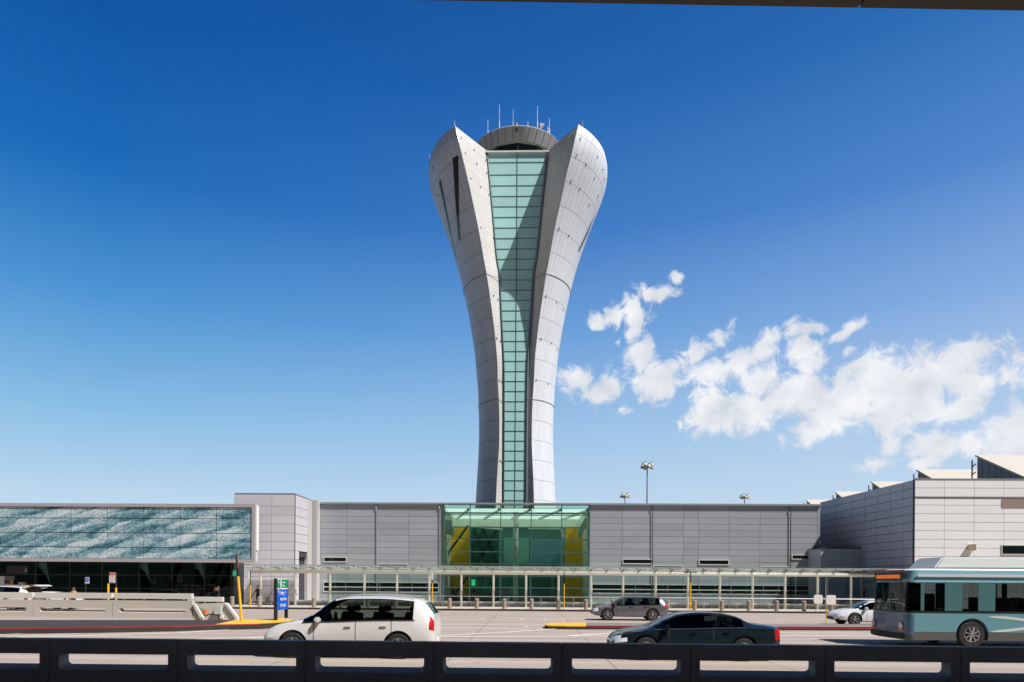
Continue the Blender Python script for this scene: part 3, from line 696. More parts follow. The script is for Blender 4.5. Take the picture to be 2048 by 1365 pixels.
# mural building
MY = 57.5
mbld = wthing('mural_building', 'long building with a teal and white wave mural above dark glass doors', 'building', (X(200, MY), MY, 0))
xr = X(511, MY); xl = -62.0
top = Z(300, 1008, MY); bot = Z(300, 1122, MY)
fr = MB(); fr.box((xl, MY-.15, top-.28), (xr, MY+.1, top)); fr.box((xl, MY-.15, bot-.12), (xr, MY+.1, bot+.17)); fr.box((xr-.3, MY-.15, bot+.17), (xr, MY+.1, top-.28))
fro = W(fr, 'mural_frame', mat('lilac_frame', (.42, .39, .40), .5), mbld)
def mural_material():
    ma = bpy.data.materials.new('wave_mural'); ma.use_nodes = True; t = ma.node_tree; b = t.nodes['Principled BSDF']; b.inputs['Roughness'].default_value = .5
    tc = nd(t, 'ShaderNodeTexCoord'); mr_ = nd(t, 'ShaderNodeMapping'); mr_.inputs['Rotation'].default_value = (0, R(17), 0); t.links.new(tc.outputs['Object'], mr_.inputs[0])
    mp = nd(t, 'ShaderNodeMapping'); mp.inputs['Scale'].default_value = (.16, .3, .62); t.links.new(mr_.outputs[0], mp.inputs[0])
    n1 = nd(t, 'ShaderNodeTexNoise'); n1.inputs['Scale'].default_value = 1.8; n1.inputs['Detail'].default_value = 4; n1.inputs['Distortion'].default_value = .6; t.links.new(mp.outputs[0], n1.inputs['Vector'])
    vo = nd(t, 'ShaderNodeTexVoronoi'); vo.inputs['Scale'].default_value = 9; t.links.new(tc.outputs['Object'], vo.inputs['Vector'])
    wn = nd(t, 'ShaderNodeTexWhiteNoise'); t.links.new(vo.outputs['Color'], wn.inputs['Vector'])
    wt_ = nd(t, 'ShaderNodeTexWave', wave_type='BANDS', bands_direction='Z', wave_profile='SAW'); wt_.inputs['Scale'].default_value = .25; wt_.inputs['Distortion'].default_value = 11; wt_.inputs['Detail'].default_value = 2.5; wt_.inputs['Detail Scale'].default_value = 1.1; wt_.inputs['Detail Roughness'].default_value = .5
    mw = nd(t, 'ShaderNodeMapping'); mw.inputs['Scale'].default_value = (.45, 1, 1); t.links.new(mr_.outputs[0], mw.inputs[0]); t.links.new(mw.outputs[0], wt_.inputs['Vector'])
    f = mth(t, 'MULTIPLY_ADD', wn.outputs['Value'], .15, mth(t, 'ADD', mth(t, 'MULTIPLY_ADD', n1.outputs[0], .78, -.01), mth(t, 'MULTIPLY', wt_.outputs['Fac'], .15)))
    r = nd(t, 'ShaderNodeValToRGB'); cr = r.color_ramp; cr.interpolation = 'LINEAR'
    S = [(0, (.008,.03,.045)), (.36, (.03,.11,.15)), (.47, (.12,.27,.33)), (.57, (.33,.48,.54)), (.68, (.62,.70,.74)), (1, (.8,.84,.86))]
    cr.elements[0].color = (*S[0][1], 1); cr.elements[1].position = 1; cr.elements[1].color = (*S[-1][1], 1)
    for p, c in S[1:-1]: e = cr.elements.new(p); e.color = (*c, 1)
    t.links.new(f, r.inputs[0])
    # a few vivid turquoise patches
    n2 = nd(t, 'ShaderNodeTexNoise'); n2.inputs['Scale'].default_value = .9; off = nd(t, 'ShaderNodeVectorMath', operation='ADD'); off.inputs[1].default_value = (3.3, 0, 1.7); t.links.new(mp.outputs[0], off.inputs[0]); t.links.new(off.outputs[0], n2.inputs['Vector'])
    k = nd(t, 'ShaderNodeMapRange'); k.inputs[1].default_value = .62; k.inputs[2].default_value = .76; k.inputs[4].default_value = .6; t.links.new(n2.outputs[0], k.inputs[0])
    mx = nd(t, 'ShaderNodeMix', data_type='RGBA', blend_type='MULTIPLY'); t.links.new(k.outputs[0], mx.inputs[0]); t.links.new(r.outputs[0], mx.inputs[6]); mx.inputs[7].default_value = (.15, 1.1, 1.1, 1)
    t.links.new(mx.outputs[2], b.inputs['Base Color']); return ma
M_mural = mural_material()
mb = MB(); vx = [xl]+[X(v, MY) for v in (-72, -1, 70.5, 142.3, 214.5, 287.5, 360, 432.7)]+[xr-.3]; zz = [bot+.17, Z(300,1095.5,MY), Z(300,1066.5,MY), Z(300,1037.5,MY), top-.28]
mbm = MB()
for a, b in zip(vx, vx[1:]):
    for c, d in zip(zz, zz[1:]): mb.box((a+.03, MY-.06, c+.03), (b-.03, MY, d-.03))
W(MB().box((xl, MY+.005, bot+.17), (xr-.3, MY+.08, top-.28)), 'mural_backing', mat('mural_joint', (.10,.09,.10), .7), mbld)
W(mb, 'wave_mural', M_mural, mbld)
W(MB().box((xl, MY+.11, bot+.02), (xr-.02, MY+.5, top-.02)).box((xl, MY+.501, bot+.03), (xr-1.6, MY+3.0, top-.03)), 'upper_box', M_aluL, mbld)
W(MB().box((xr-.018, MY+.12, Z(513,1101,MY)), (xr+.06, MY+.5, Z(513,1012,MY))), 'white_end_panel', mat('bright_white_panel', (.85,.84,.82), .4), mbld)
# glazed ground floor with a hall behind
G_store = glassmat('dark_green_tinted_glass', (.16, .21, .20), .8)
gy = 60.4; xg = X(466, gy)
vv = [X(v, gy) for v in (-160, -90, -20, 72, 140, 205, 279, 345, 410, 463)]
zt = Z(300, 1126, gy); zm = Z(300, 1151, gy); zm2 = Z(300, 1178, gy)
W(MB().box((-60, gy, .15), (xg, gy+.04, zt+.3)), 'shopfront_glass', G_store, mbld)
mm = MB()
for v in vv: mm.box((v-.04, gy-.07, .15), (v+.04, gy-.002, zt+.3))
for z in (zm, zm2): mm.box((-60, gy-.06, z-.03), (xg, gy-.003, z+.03))
mm.box((xg, gy-.1, .15), (xg+.16, gy+2, zt+.3))
W(mm, 'glazing_bars', mat('charcoal_bar', (.02, .025, .025), .4), mbld)
W(MB().box((-60, gy+.05, .15), (xg, gy+14, .17)), 'hall_floor', mat('hall_floor', (.16,.16,.15), .3), mbld)
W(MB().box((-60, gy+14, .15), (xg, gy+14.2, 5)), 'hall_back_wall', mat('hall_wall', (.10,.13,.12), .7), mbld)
W(MB().box((xg, gy+2.02, .15), (xg+.15, gy+14, 5)), 'hall_side_wall', M_alu, mbld)
for px in (88, 290, 400):
    a = at(px-8, 1128, gy+2.5); b = at(px+8, 1205, gy+2.5)
    W(MB().tube([(a.x, gy+2.5, 4.6), (b.x, gy+2.5, .17)], .42, 14), 'leaning_column', mat('green_white_column', (.50,.62,.56), .5), mbld)
for px0, px1 in ((445, 405), (465, 430), (360, 330)):
    a = at(px0, 1126, gy+1.2); b = at(px1, 1178, gy+1.2); W(MB().bar((a.x, gy+1.2, a.z), (b.x, gy+1.2, .2), .3), 'brace', M_black, mbld)
# gate number panel and poster wall
p = at(14, 1132, gy-.2); q = at(57, 1148, gy-.2)
pn = W(MB().box((p.x, gy-.25, q.z), (q.x, gy-.12, p.z)), 'door_number_panel', M_black, mbld)
tp = at(49.3, 1144.5, gy-.26); text_mesh('door_number', '1', .42, mat('white_letter', (.8,.8,.8), .5), pn, (tp.x, gy-.262, tp.z), (R(90), 0, 0), .008)
p = at(-120, 1152, gy-.15); q = at(8, 1205, gy-.15); W(MB().box((p.x, gy-.12, .15), (q.x, gy-.09, p.z)), 'grey_door_panel', M_aluL, mbld)
p = at(8.5, 1164, gy-.15); q = at(19, 1178, gy-.15); ps = W(MB().box((p.x, gy-.14, q.z), (q.x, gy-.09, p.z)), 'navy_poster', mat('navy', (.01,.04,.09), .4), mbld)
W(MB().box((p.x+.1, gy-.15, q.z+.22), (q.x-.05, gy-.143, q.z+.27)).box((p.x+.1, gy-.15, q.z+.38), (q.x-.05, gy-.143, q.z+.43)), 'poster_lines', M_white, ps)
p = at(19.2, 1161, gy-.15); q = at(26, 1178, gy-.15); W(MB().box((p.x, gy-.14, q.z), (q.x, gy-.09, p.z)), 'orange_poster', mat('orange', (.55,.14,.01), .5), mbld)
p = at(9, 1152.5, gy-.15); q = at(28, 1162, gy-.15); W(MB().box((p.x, gy-.13, q.z), (q.x, gy-.09, p.z)), 'olive_sign', mat('olivegrey', (.12,.13,.10), .5), mbld)
# glass entrance hall
hall = wthing('glass_entrance_hall', 'green glass entrance hall with yellow side walls below the control tower', 'building', (X(1031, FY), FY, 0))
hx0, hx1 = X(885, FY), X(1178, FY); HZ = ZP-.12
G_green = glassmat('green_curtain_glass', (.74, .90, .82), .8)
W(MB().box((hx0, FY-.02, .15), (hx1, FY+.02, HZ)), 'curtain_glass', G_green, hall)
mm = MB()
for v in (939.5, 1000.6, 1061.5, 1122.5): mm.box((X(v, FY)-.045, FY-.12, .15), (X(v, FY)+.045, FY-.021, HZ))
for v in (885.7, 1177.5): mm.box((X(v, FY)-.06, FY-.14, .15), (X(v, FY)+.06, FY-.021, HZ))
for y in (1030.9, 1055.6, 1080, 1104.5, 1128.5, 1152.5, 1176): z = Z(1031, y, FY); mm.box((hx0, FY-.13, z-.045), (hx1, FY-.022, z+.045))
W(mm, 'mullions', M_mull, hall)
W(MB().box((hx0-.05, FY-.25, HZ), (hx1+.05, FY+.8, ZP+.03)), 'parapet_coping', M_trim, hall)
W(MB().box((hx0, FY+.05, .15), (hx1, FY+16, .17)), 'hall_floor', mat('hall_floor_tile', (.12,.13,.12), .35), hall)
M_yw = mat('mustard_wall', (.85, .44, .02), .6, var=.05, scale=.5)
M_pg = mat('pale_plaster', (.74, .78, .66), .7)
M_ivory = mat('ivory_beam', (.80, .80, .72), .6)
W(MB().box((hx0, FY+.6, HZ-.32), (hx1, FY+4.9, HZ-.29)), 'clear_skylight', translucent('front_skylight', (.95,.97,.95), .9, .45), hall)
W(MB().box((hx0, FY+4.95, HZ-.32), (hx1, FY+16, HZ-.22)), 'skylight_roof', translucent('skylight_fabric', (.92,.94,.92), .85, .3), hall)
bm_ = MB()
for px in (935, 997, 1059, 1121, 1176):
    x = X(px, FY); bm_.bar((x-2.1, FY+9, HZ-.6), (x, FY+.6, HZ-.45), .18, .22)
bm_.box((hx0, FY+.4, HZ-.9), (hx1, FY+.6, HZ-.75))
W(bm_, 'roof_beams', M_ivory, hall)
p = lambda px, py, d: at(px, py, FY+d)
a = p(896, 1053, 6); W(MB().box((hx0, FY+6, .17), (X(941, FY+6), FY+6.3, a.z)), 'yellow_wall_panel', M_yw, hall)
a = p(1130, 1054, 5); W(MB().box((X(1131, FY+5), FY+5, .17), (X(1165, FY+5), FY+5.3, a.z)), 'yellow_wall_panel', M_yw, hall)
W(MB().box((hx0, FY+.05, .17), (hx0+.12, FY+16, HZ-.4)), 'side_wall', M_pg, hall); W(MB().box((hx1-.12, FY+.05, .17), (hx1, FY+16, HZ-.4)), 'side_wall', M_pg, hall)
a = p(1000, 1054, 12); W(MB().box((hx0, FY+12, a.z), (hx1, FY+12.2, HZ-.3)), 'upper_back_wall', M_pg, hall)
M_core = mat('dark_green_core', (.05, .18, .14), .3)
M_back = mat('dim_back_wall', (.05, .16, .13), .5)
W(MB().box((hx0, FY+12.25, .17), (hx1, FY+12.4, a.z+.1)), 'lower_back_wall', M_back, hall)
a = p(941, 1054, 4); b = p(999, 1054, 4)
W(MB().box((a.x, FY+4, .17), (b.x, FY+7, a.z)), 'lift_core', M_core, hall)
br = MB(); q = lambda px, py, d: tuple(p(px, py, d))
for s_ in (((942,1148),(997,1056)),((948,1058),(975,1136)),((965,1057),(1000,1140)),((888,1118),(936,1052)),((905,1196),(938,1150))):
    br.bar(q(*s_[0], 3.6), q(*s_[1], 3.6), .22)
W(br, 'steel_bracing', mat('dark_steel_green', (.03,.05,.045), .5), hall)
W(MB().bar(q(955,1053,3.4), q(1005,1058,3.4), .32, .3), 'white_beam', M_ivory, hall)
W(MB().bar(q(1056,1056,3.4), q(1122,1057,3.4), .32, .3).bar(q(1122,1056,3.6), q(1126,1075,3.6), .2), 'white_beam', M_ivory, hall)
c = p(1031.5, 1100, 2.6); ct = p(1031, 1025, 2.6)
W(MB().tube([(c.x, FY+2.6, .17), (c.x, FY+2.6, ct.z)], .27, 20), 'white_column', mat('column_white', (.85,.87,.85), .5), hall, smooth=False)
# stepped white consoles at both ends
for sx_, pxs in ((1, ((889,1026),(901,1026),(904,1036),(905,1052),(909,1060),(906,1072),(888,1068))), (-1, ((1174,1030),(1165,1045),(1156,1060),(1155,1075),(1160,1078),(1174,1050)))):
    pts = [p(x, y, 1.6) for x, y in pxs]; W(MB().xprism([(v.x, v.z) for v in pts], FY+1.4, FY+2.0), 'wall_console', M_ivory, hall)
W(MB().box(q(1122,1058,7), (p(1136,1130,7).x, FY+7.2, .17)), 'inner_wall', mat('blue_grey_wall', (.22,.34,.36), .5), hall)
W(MB().box((p(1062,1086,9).x, FY+9, p(1062,1126,9).z), (p(1122,1086,9).x, FY+9.1, p(1062,1078,9).z)), 'sky_reflection_panel', mat('blue_sky_reflection', (.14,.30,.36), .2), hall)  # panel coloured as the sky's reflection in the curtain glass
W(MB().box((p(1008,1080,9).x, FY+9, p(1008,1126,9).z), (p(1058,1086,9).x, FY+9.1, p(1008,1076,9).z)), 'sky_reflection_panel', mat('green_sky_reflection', (.20,.42,.36), .2), hall)  # second panel with the reflected sky put into its colour
for px in (941, 948):
    pass
W(MB().box((p(943,1160,3.9).x, FY+3.9, p(943,1172,3.9).z), (p(950,1160,3.9).x, FY+3.98, p(943,1160,3.9).z)), 'exit_light', mat('green_lit_sign', (.05,.8,.35), .4, emit=.5), hall)
W(MB().box((p(886,1196,2.5).x, FY+2.5, .17), (p(935,1196,2.5).x, FY+3.1, 1.0)), 'counter', mat('dark_counter', (.03,.05,.045), .5), hall)
# big building on the right
RY = 57.9
rb_ = wthing('hangar_terminal_building', 'large pale panelled building with sawtooth rooflights at the right edge', 'building', (X(1940, RY), RY, 0))
cx = X(1830, RY, 959); rz1 = Z(1830, 959.2, RY); fx = X(1640, 74, 1003)
xe = 75.0
hzr = [rz1-.715*k-.0 for k in range(1, 16)]
facade(rb_, 'front_panels', cx, xe, .15, rz1, RY, [cx+2.44*k for k in range(1, 20)], [z for z in hzr if z > .3], M_alu2, gap=.03)
# side wall, its shade painted into the panel colour
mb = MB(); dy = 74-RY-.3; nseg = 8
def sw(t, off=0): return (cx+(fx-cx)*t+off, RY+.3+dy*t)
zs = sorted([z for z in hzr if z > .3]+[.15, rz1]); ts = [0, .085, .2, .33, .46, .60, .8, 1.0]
M_side = mat('side_panel_shade', (.40,.46,.56), .45, .1, island=.03)
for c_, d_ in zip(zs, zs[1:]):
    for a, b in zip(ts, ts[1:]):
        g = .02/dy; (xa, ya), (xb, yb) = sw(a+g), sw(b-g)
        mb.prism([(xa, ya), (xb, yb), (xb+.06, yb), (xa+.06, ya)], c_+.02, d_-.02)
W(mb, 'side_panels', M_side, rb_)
(xa, ya), (xb, yb) = sw(0, .07), sw(1, .07)
W(MB().prism([(xa, ya), (xb, yb), (xe, yb), (xe, ya)], 0, rz1-.02), 'building_core', M_gap, rb_)
W(MB().box((cx-.02, RY-.04, rz1+.002), (xe, RY+.3, rz1+.08)), 'coping', M_trim, rb_)
z = Z(1900, 996, RY); W(MB().box((cx-.01, RY-.02, z-.06), (xe, RY-.002, z+.05)), 'reveal_band', M_gap, rb_)
a = at(2002, 998.5, RY); b = at(2048, 1016.5, RY); W(MB().box((a.x+.03, RY-.03, b.z), (xe, RY-.003, a.z-.03)), 'brown_panel', mat('brown_mesh_panel', (.30,.22,.19), .8, var=.2, scale=8), rb_)
a = at(2004, 1092, RY); b = at(2048, 1108, RY); f_ = W(MB().box((a.x-.08, RY-.06, b.z-.08), (xe, RY-.003, a.z+.08)), 'dark_window', M_trimw, rb_); W(MB().box((a.x, RY-.07, b.z), (xe, RY-.062, a.z)), 'pane', M_dark, f_)
a = at(1933, 1089.5, RY); b = at(1945.5, 1102.5, RY)
vt = MB(); vt.box((a.x+.1, RY-.45, b.z), (b.x, RY-.003, a.z))
v0 = W(vt, 'vent_box', mat('cream_vent', (.66,.58,.42), .5), rb_)
sl = MB()
for k in range(3): z = b.z+.12+k*.17; sl.box((a.x+.12, RY-.47, z), (b.x-.02, RY-.452, z+.05))
W(sl, 'vent_slats', mat('vent_shadow', (.08,.06,.04), .8), v0)
# low annex against the side wall
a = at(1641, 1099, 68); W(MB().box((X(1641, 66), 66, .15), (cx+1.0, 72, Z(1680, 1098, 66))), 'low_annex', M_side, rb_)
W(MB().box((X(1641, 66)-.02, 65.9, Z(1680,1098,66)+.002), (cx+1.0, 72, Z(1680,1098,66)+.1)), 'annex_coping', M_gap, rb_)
# sawtooth rooflights
M_roof = mat('rooflight_white', (.56,.52,.46), .6, var=.08, scale=.6)
M_rib = seam_mat('ribbed_gable', (.24,.24,.25), .6, .2, .08, .0, .55, .06, .25)
for k in range(6):
    Yb = 65.8+8.6*k; Yf = Yb-8.0; zf = rz1-.3
    q_ = at([1951, 1833, 1742, 1670, 1612, 1570][k], [911, 940, 964, 984, 1000, 1012][k], Yb); Xs = q_.x; zt_ = q_.z
    xe2 = 90
    roof = MB(); roof.quad((Xs-.05, Yf, zf+.04), (xe2, Yf, zf+.04), (xe2, Yb, zt_+.04), (Xs-.05, Yb, zt_+.04)); roof.quad((Xs-.05, Yf, zf-.12), (xe2, Yf, zf-.12), (xe2, Yb, zt_-.12), (Xs-.05, Yb, zt_-.12))
    roof.quad((Xs-.05, Yf, zf-.12), (Xs-.05, Yb, zt_-.12), (Xs-.05, Yb, zt_+.04), (Xs-.05, Yf, zf+.04)); roof.quad((Xs-.05, Yb, zt_-.12), (xe2, Yb, zt_-.12), (xe2, Yb, zt_+.04), (Xs-.05, Yb, zt_+.04))
    tr = W(roof, 'rooflight', M_roof, rb_)
    me = bpy.data.meshes.new('gable'); me.from_pydata([(Xs, Yf, zf-.1), (Xs, Yb-.3, zf-.1), (Xs, Yb-.3, zt_-.22)], [], [(0, 2, 1)]); lay = me.uv_layers.new(name='UVMap')
    for l in me.loops: v = me.vertices[l.vertex_index].co; lay.data[l.index].uv = (v.y/.9, v.z*.1)
    g_ = bpy.data.objects.new('gable_wall', me); C.objects.link(g_); me.materials.append(M_rib); g_.parent = tr
    W(MB().box((Xs+.1, Yb-.28, zf-.2), (xe2, Yb-.1, zt_-.15)), 'back_glazing', mat('rust_louvre', (.16,.09,.07), .6), tr)
    lv = MB()
    for j in range(4): lv.bar((Xs-.15, Yb+.35, zf+.5+j*.75), (Xs-.15, Yb-.28, zf+.7+j*.75), .08)
    lv.box((Xs-.2, Yb+.2, zf-.1), (Xs-.12, Yb+.3, zt_-.4))
    W(lv, 'louvre_bracket', mat('rust_red', (.22,.08,.07), .6), tr)

# ------------------------------------------------------------ canopy along the kerb
PY = 60.5
M_creamb = mat('bright_cream_paint', (.88, .86, .76), .4)
cano = wthing('walkway_canopy', 'long glass roofed walkway canopy on cream posts in front of the terminal', 'canopy', (X(1100, PY), PY, .15))
posts = [522,591,660.3,729,794,858.6,922.6,987,1052,1117,1182,1246,1311,1375.6,1439.5,1505,1570,1635,1702,1768,1834,1900,1966,2032,2098]
cx0 = X(500, PY, 1146); cx1 = X(2140, PY, 1155)
zb1 = Z(1100, 1143, PY); zb0 = Z(1100, 1150.5, PY)
W(MB().tube([(cx0, PY, (zb0+zb1)/2), (cx1, PY, (zb0+zb1)/2)], (zb1-zb0)/2, 14), 'eaves_beam', M_creamb, cano, smooth=True)
for v in posts:
    x = X(v, PY, 1180); o = MB(); o.tube([(x, PY, .15), (x, PY, zb0+.05)], .1, 10).box((x-.15, PY-.15, .15), (x+.15, PY+.15, .18))
    W(o, 'post', M_creamb, cano)
G_can = glassmat('canopy_glass', (.66, .76, .70), .8, .02)
yf, zf_, yb, zb_ = PY-2.0, Z(1100, 1134, PY-2.0), PY+1.6, zb1+.12
npan = 40; wp = (cx1-cx0)/npan; gp = MB()
def canz(y): return zf_+(zb_-zf_)*(y-yf)/(yb-yf)
for k in range(npan): gp.prism([(cx0+wp*k+.02, yf), (cx0+wp*(k+1)-.02, yf), (cx0+wp*(k+1)-.02, yb), (cx0+wp*k+.02, yb)], 0, .02)
for i, v in enumerate(gp.v): gp.v[i] = (v[0], v[1], canz(v[1])+v[2])
G_can2 = translucent('frosted_canopy_glass', (.50,.56,.50), .5, .62)
W(gp, 'glass_roof', G_can2, cano)
ar = MB(); pr = MB()
xs_ = sorted(X(v, PY) for v in posts)
mids = [(a+b)/2 for a, b in zip(xs_, xs_[1:])]
for x in sorted(xs_+mids):
    ar.bar((x, PY-.9, canz(PY-.9)-.09), (x, yb, canz(yb)-.1), .06, .12); ar.bar((x, PY, zb1), (x, PY, canz(PY)-.03), .08)
    ar.box((x-.45, PY-.95, canz(PY-.9)-.1), (x+.45, PY-.8, canz(PY-.9)-.04))
    pr.box((x+.9, yf+.5, canz(yf+.5)-.1), (x+1.0, yf+.62, canz(yf+.5)-.03))
W(ar, 'roof_arms', mat('arm_grey', (.30,.31,.29), .5), cano); W(pr, 'glass_clamps', M_black, cano)
W(MB().box((cx0, yf-.03, zf_-.03), (cx1, yf-.001, zf_+.04)), 'front_edge_rail', mat('edge_rail', (.25,.30,.27), .4), cano)
W(MB().box((cx0, PY+.3, zb1-.02), (cx1, PY+.42, zb1+.07)), 'rear_gutter', M_cream, cano)

# windscreen glass between the posts and the knee wall with its bench
bench = wthing('low_bench_wall', 'long low pale bench wall running under the canopy posts', 'low wall', (X(1100, 61), 61, .15))
bx0 = X(655, 61); bx1 = cx1
W(MB().box((X(505,61), 60.95, .15), (bx1, 61.15, .45)), 'knee_wall', mat('pale_green_wall', (.50,.53,.50), .5), bench)
W(MB().box((X(505,61), 60.68, .47), (bx1, 61.2, .60)), 'bench_top', M_white, bench, bevel=.015)
sup = MB()
for x in xs_:
    sup.box((x+.8, 60.72, .15), (x+.9, 60.93, .468)); sup.box((x-.7, 60.72, .15), (x-.6, 60.93, .468))
W(sup, 'bench_supports', M_trim, bench)
gs = wthing('glass_windscreen', 'tinted glass windscreen panels behind the canopy posts', 'windscreen', (X(1300, 61.3), 61.3, .6))
W(MB().box((X(655,61.3), 61.28, .62), (X(880,61.3), 61.3, zb0+.1)), 'glass_panel', glassmat('screen_glass', (.78,.86,.84), .9), gs)
W(MB().box((X(1184,61.3), 61.28, .62), (bx1, 61.3, zb0+.1)), 'glass_panel', glassmat('screen_glass', (.78,.86,.84), .9), gs)
fr = MB()
for x in xs_:
    if X(655,61.3) < x < X(880,61.3) or x > X(1184,61.3): fr.box((x+1.2, 61.25, .6), (x+1.23, 61.27, zb0+.1))
W(fr, 'screen_clips', M_trim, gs)
rail = wthing('handrail', 'thin steel handrail with posts behind the bollards', 'handrail', (X(1100, 58.5), 58.5, .15))
rz_ = Z(1100, 1194.3, 58.5); o = MB(); o.tube([(X(690,58.5), 58.5, rz_), (X(1860,58.5), 58.5, rz_)], .028, 6)
W(o, 'top_rail', M_trim, rail)
v = 690
while v < 1850:
    x = X(v, 58.5); W(MB().tube([(x, 58.5, .15), (x, 58.5, rz_)], .026, 6), 'rail_post', M_trim, rail); v += 65.3

# ------------------------------------------------------------ bollards
def bollard(x, y, lab):
    t = thing('bollard', lab, 'bollard', (x, y, .15), 0, 'stone bollards along the sidewalk kerb')
    return t
names = ['first','second','third','fourth','fifth','sixth','seventh','eighth','ninth','tenth','eleventh','twelfth','thirteenth','fourteenth','fifteenth','sixteenth','seventeenth','eighteenth','nineteenth','twentieth','twenty first','twenty second','twenty third','twenty fourth','twenty fifth']
src = None
bpx = [464.5,519,574,627.8,682,736,790,845,899.2,953.7,1008.6,1063,1116.9,1171.8,1226,1280,1335,1389,1443.5,1497.5,1553,1608,1662]
near = {464.5:'leftmost stone bollard, beside the leaning yellow pole', 519:'stone bollard right of the thin yellow sign pole near the luggage cart', 574:'stone bollard behind the blue and green direction sign', 627.8:'stone bollard just right of the blue and green direction sign',
    682:'stone bollard whose top shows above the front of the white SUV', 736:'stone bollard hidden behind the middle of the white SUV, left one', 790:'stone bollard hidden behind the middle of the white SUV, right one', 845:'stone bollard behind the rear of the white SUV',
    899.2:'stone bollard in front of the left mustard wall of the glass hall', 953.7:'stone bollard in front of the dark lift core of the glass hall', 1008.6:'stone bollard just left of the white column in the glass hall', 1063:'stone bollard just right of the white column in the glass hall',
    1116.9:'stone bollard beside the yellow pole in front of the glass hall', 1171.8:'stone bollard at the right end of the glass hall', 1226:'stone bollard hidden behind the silver crossover bonnet', 1280:'stone bollard hidden behind the silver crossover cabin',
    1335:'stone bollard at the tail of the silver crossover', 1389:'stone bollard beside the yellow and black T topped pole', 1443.5:'second stone bollard right of the T topped pole', 1497.5:'third stone bollard right of the T topped pole', 1553:'fourth stone bollard right of the T topped pole', 1608:'stone bollard just left of the two white sign backs', 1662:'stone bollard under the right white sign back'}
for v in bpx:
    x = X(v, 55.9, 1210); t = bollard(x, 55.9, near[v])
    if src is None:
        o = MB().lathe([(.165, 0), (.165, .70)], (0,0,0), 16); sh = o.build('shaft', M_bol, t)
        o = MB().lathe([(.175, .70), (.18, .74), (.15, .80), (.08, .835), (.01, .84)], (0,0,0), 16); cp = o.build('domed_cap', M_bol, t, smooth=False); src = (sh, cp)
    else:
        for c_ in src:
            d_ = c_.copy(); C.objects.link(d_); d_.parent = t

# ------------------------------------------------------------ barriers
def barrier_panel(px0, px1, Y, ztop, zbot, hole, m, th=.28, holeback=None, rad=.09):
    """one precast panel with a rounded long slot; hole=(px0,px1,z0,z1)"""
    x0, x1 = px0, px1
    hx0_, hx1_, hz0, hz1 = hole; mb = MB()
    def outline(a, b, c, d, r):
        pts = [(a, d)]
        for k in range(6): t = math.pi/2*k/5; pts.append((a+r-r*math.cos(t), c+r-r*math.sin(t)))
        for k in range(6): t = math.pi/2*k/5; pts.append((b-r+r*math.sin(t), c+r-r*math.cos(t)))
        pts.append((b, d)); return pts
    F_ = outline(hx0_, hx1_, hz0, hz1, rad); B_ = outline(hx0_+.03, hx1_-.03, hz0+.09, hz1-.01, rad)
    n = len(F_); base = len(mb.v)
    def add(l, y): i = len(mb.v); mb.v += [(x, y, z) for x, z in l]; return i
    f0 = add(F_, Y); b0 = add(B_, Y+th)
    fo = add([(x0, ztop), (x0, zbot), (x1, zbot), (x1, ztop)], Y); bo = add([(x0, ztop), (x0, zbot), (x1, zbot), (x1, ztop)], Y+th)
    half = 1+3
    for i0, o0 in ((f0, fo), (b0, bo)):
        mb.f.append(tuple([o0, o0+1]+[i0+k for k in range(half, -1, -1)]))
        mb.f.append(tuple([o0+1, o0+2]+[i0+k for k in range(n-1-half, half-1, -1)]))
        mb.f.append(tuple([o0+2, o0+3]+[i0+k for k in range(n-1, n-2-half, -1)]))
        mb.f.append((o0+3, o0, i0, i0+n-1))
    for k in range(n): mb.f.append((f0+k, f0+(k+1) % n, b0+(k+1) % n, b0+k))
    for k in range(4): mb.f.append((fo+k, fo+(k+1) % 4, bo+(k+1) % 4, bo+k))
    return mb
seams = [-420, -160, 98, 355, 611, 867, 1124, 1381, 1650, 1921, 2192, 2463]
nlab = ['far left','leftmost','second from left','third from left','fourth from left','fifth from left','middle','sixth from left','seventh from left','rightmost in view','beyond the right edge']
NL = ['outside the left edge of the view', 'at the left edge of the view', 'second from the left edge of the view', 'under the front of the white SUV', 'under the rear of the white SUV', 'left of the yellow tipped island nose', 'under the front of the black sedan', 'under the rear of the black sedan', 'in front of the front end of the bus', 'at the right edge, below the bus wheel', 'outside the right edge of the view']
BYn = 14.0
for i, (a, b) in enumerate(zip(seams, seams[1:])):
    xa, xb = X(a, BYn, 1330)+.008, X(b, BYn, 1330)-.008; ct_ = (xa+xb)/2
    zt1 = Z((a+b)/2, 1289.5+(a+b)/2*.007-1.2, BYn); hz1_ = Z((a+b)/2, 1316.5+(a+b)/2*.006, BYn); hz0_ = Z((a+b)/2, 1348.5+(a+b)/2*.007, BYn)
    t = wthing('slotted_barrier_panel', 'dark shaded slotted concrete barrier panel '+NL[i], 'barrier', (ct_, BYn, 0), 'shaded slotted barrier panels in the foreground')
    mb = barrier_panel(xa, xb, BYn, .985, .0, (X(a+19, BYn, 1330), X(b-19, BYn, 1330), .345, .675), M_barr)
    W(mb, 'panel', M_barr, t)
    W(MB().box((xb+.001, BYn+.08, .01), (xb+.015, BYn+.2, .96)), 'joint_filler', M_black, t)
    W(MB().box((xa+.02, BYn-.02, .01), (xb-.02, BYn-.003, .2)).box((xa+.02, BYn+.283, .01), (xb-.02, BYn+.35, .2)), 'footing', M_barr, t)
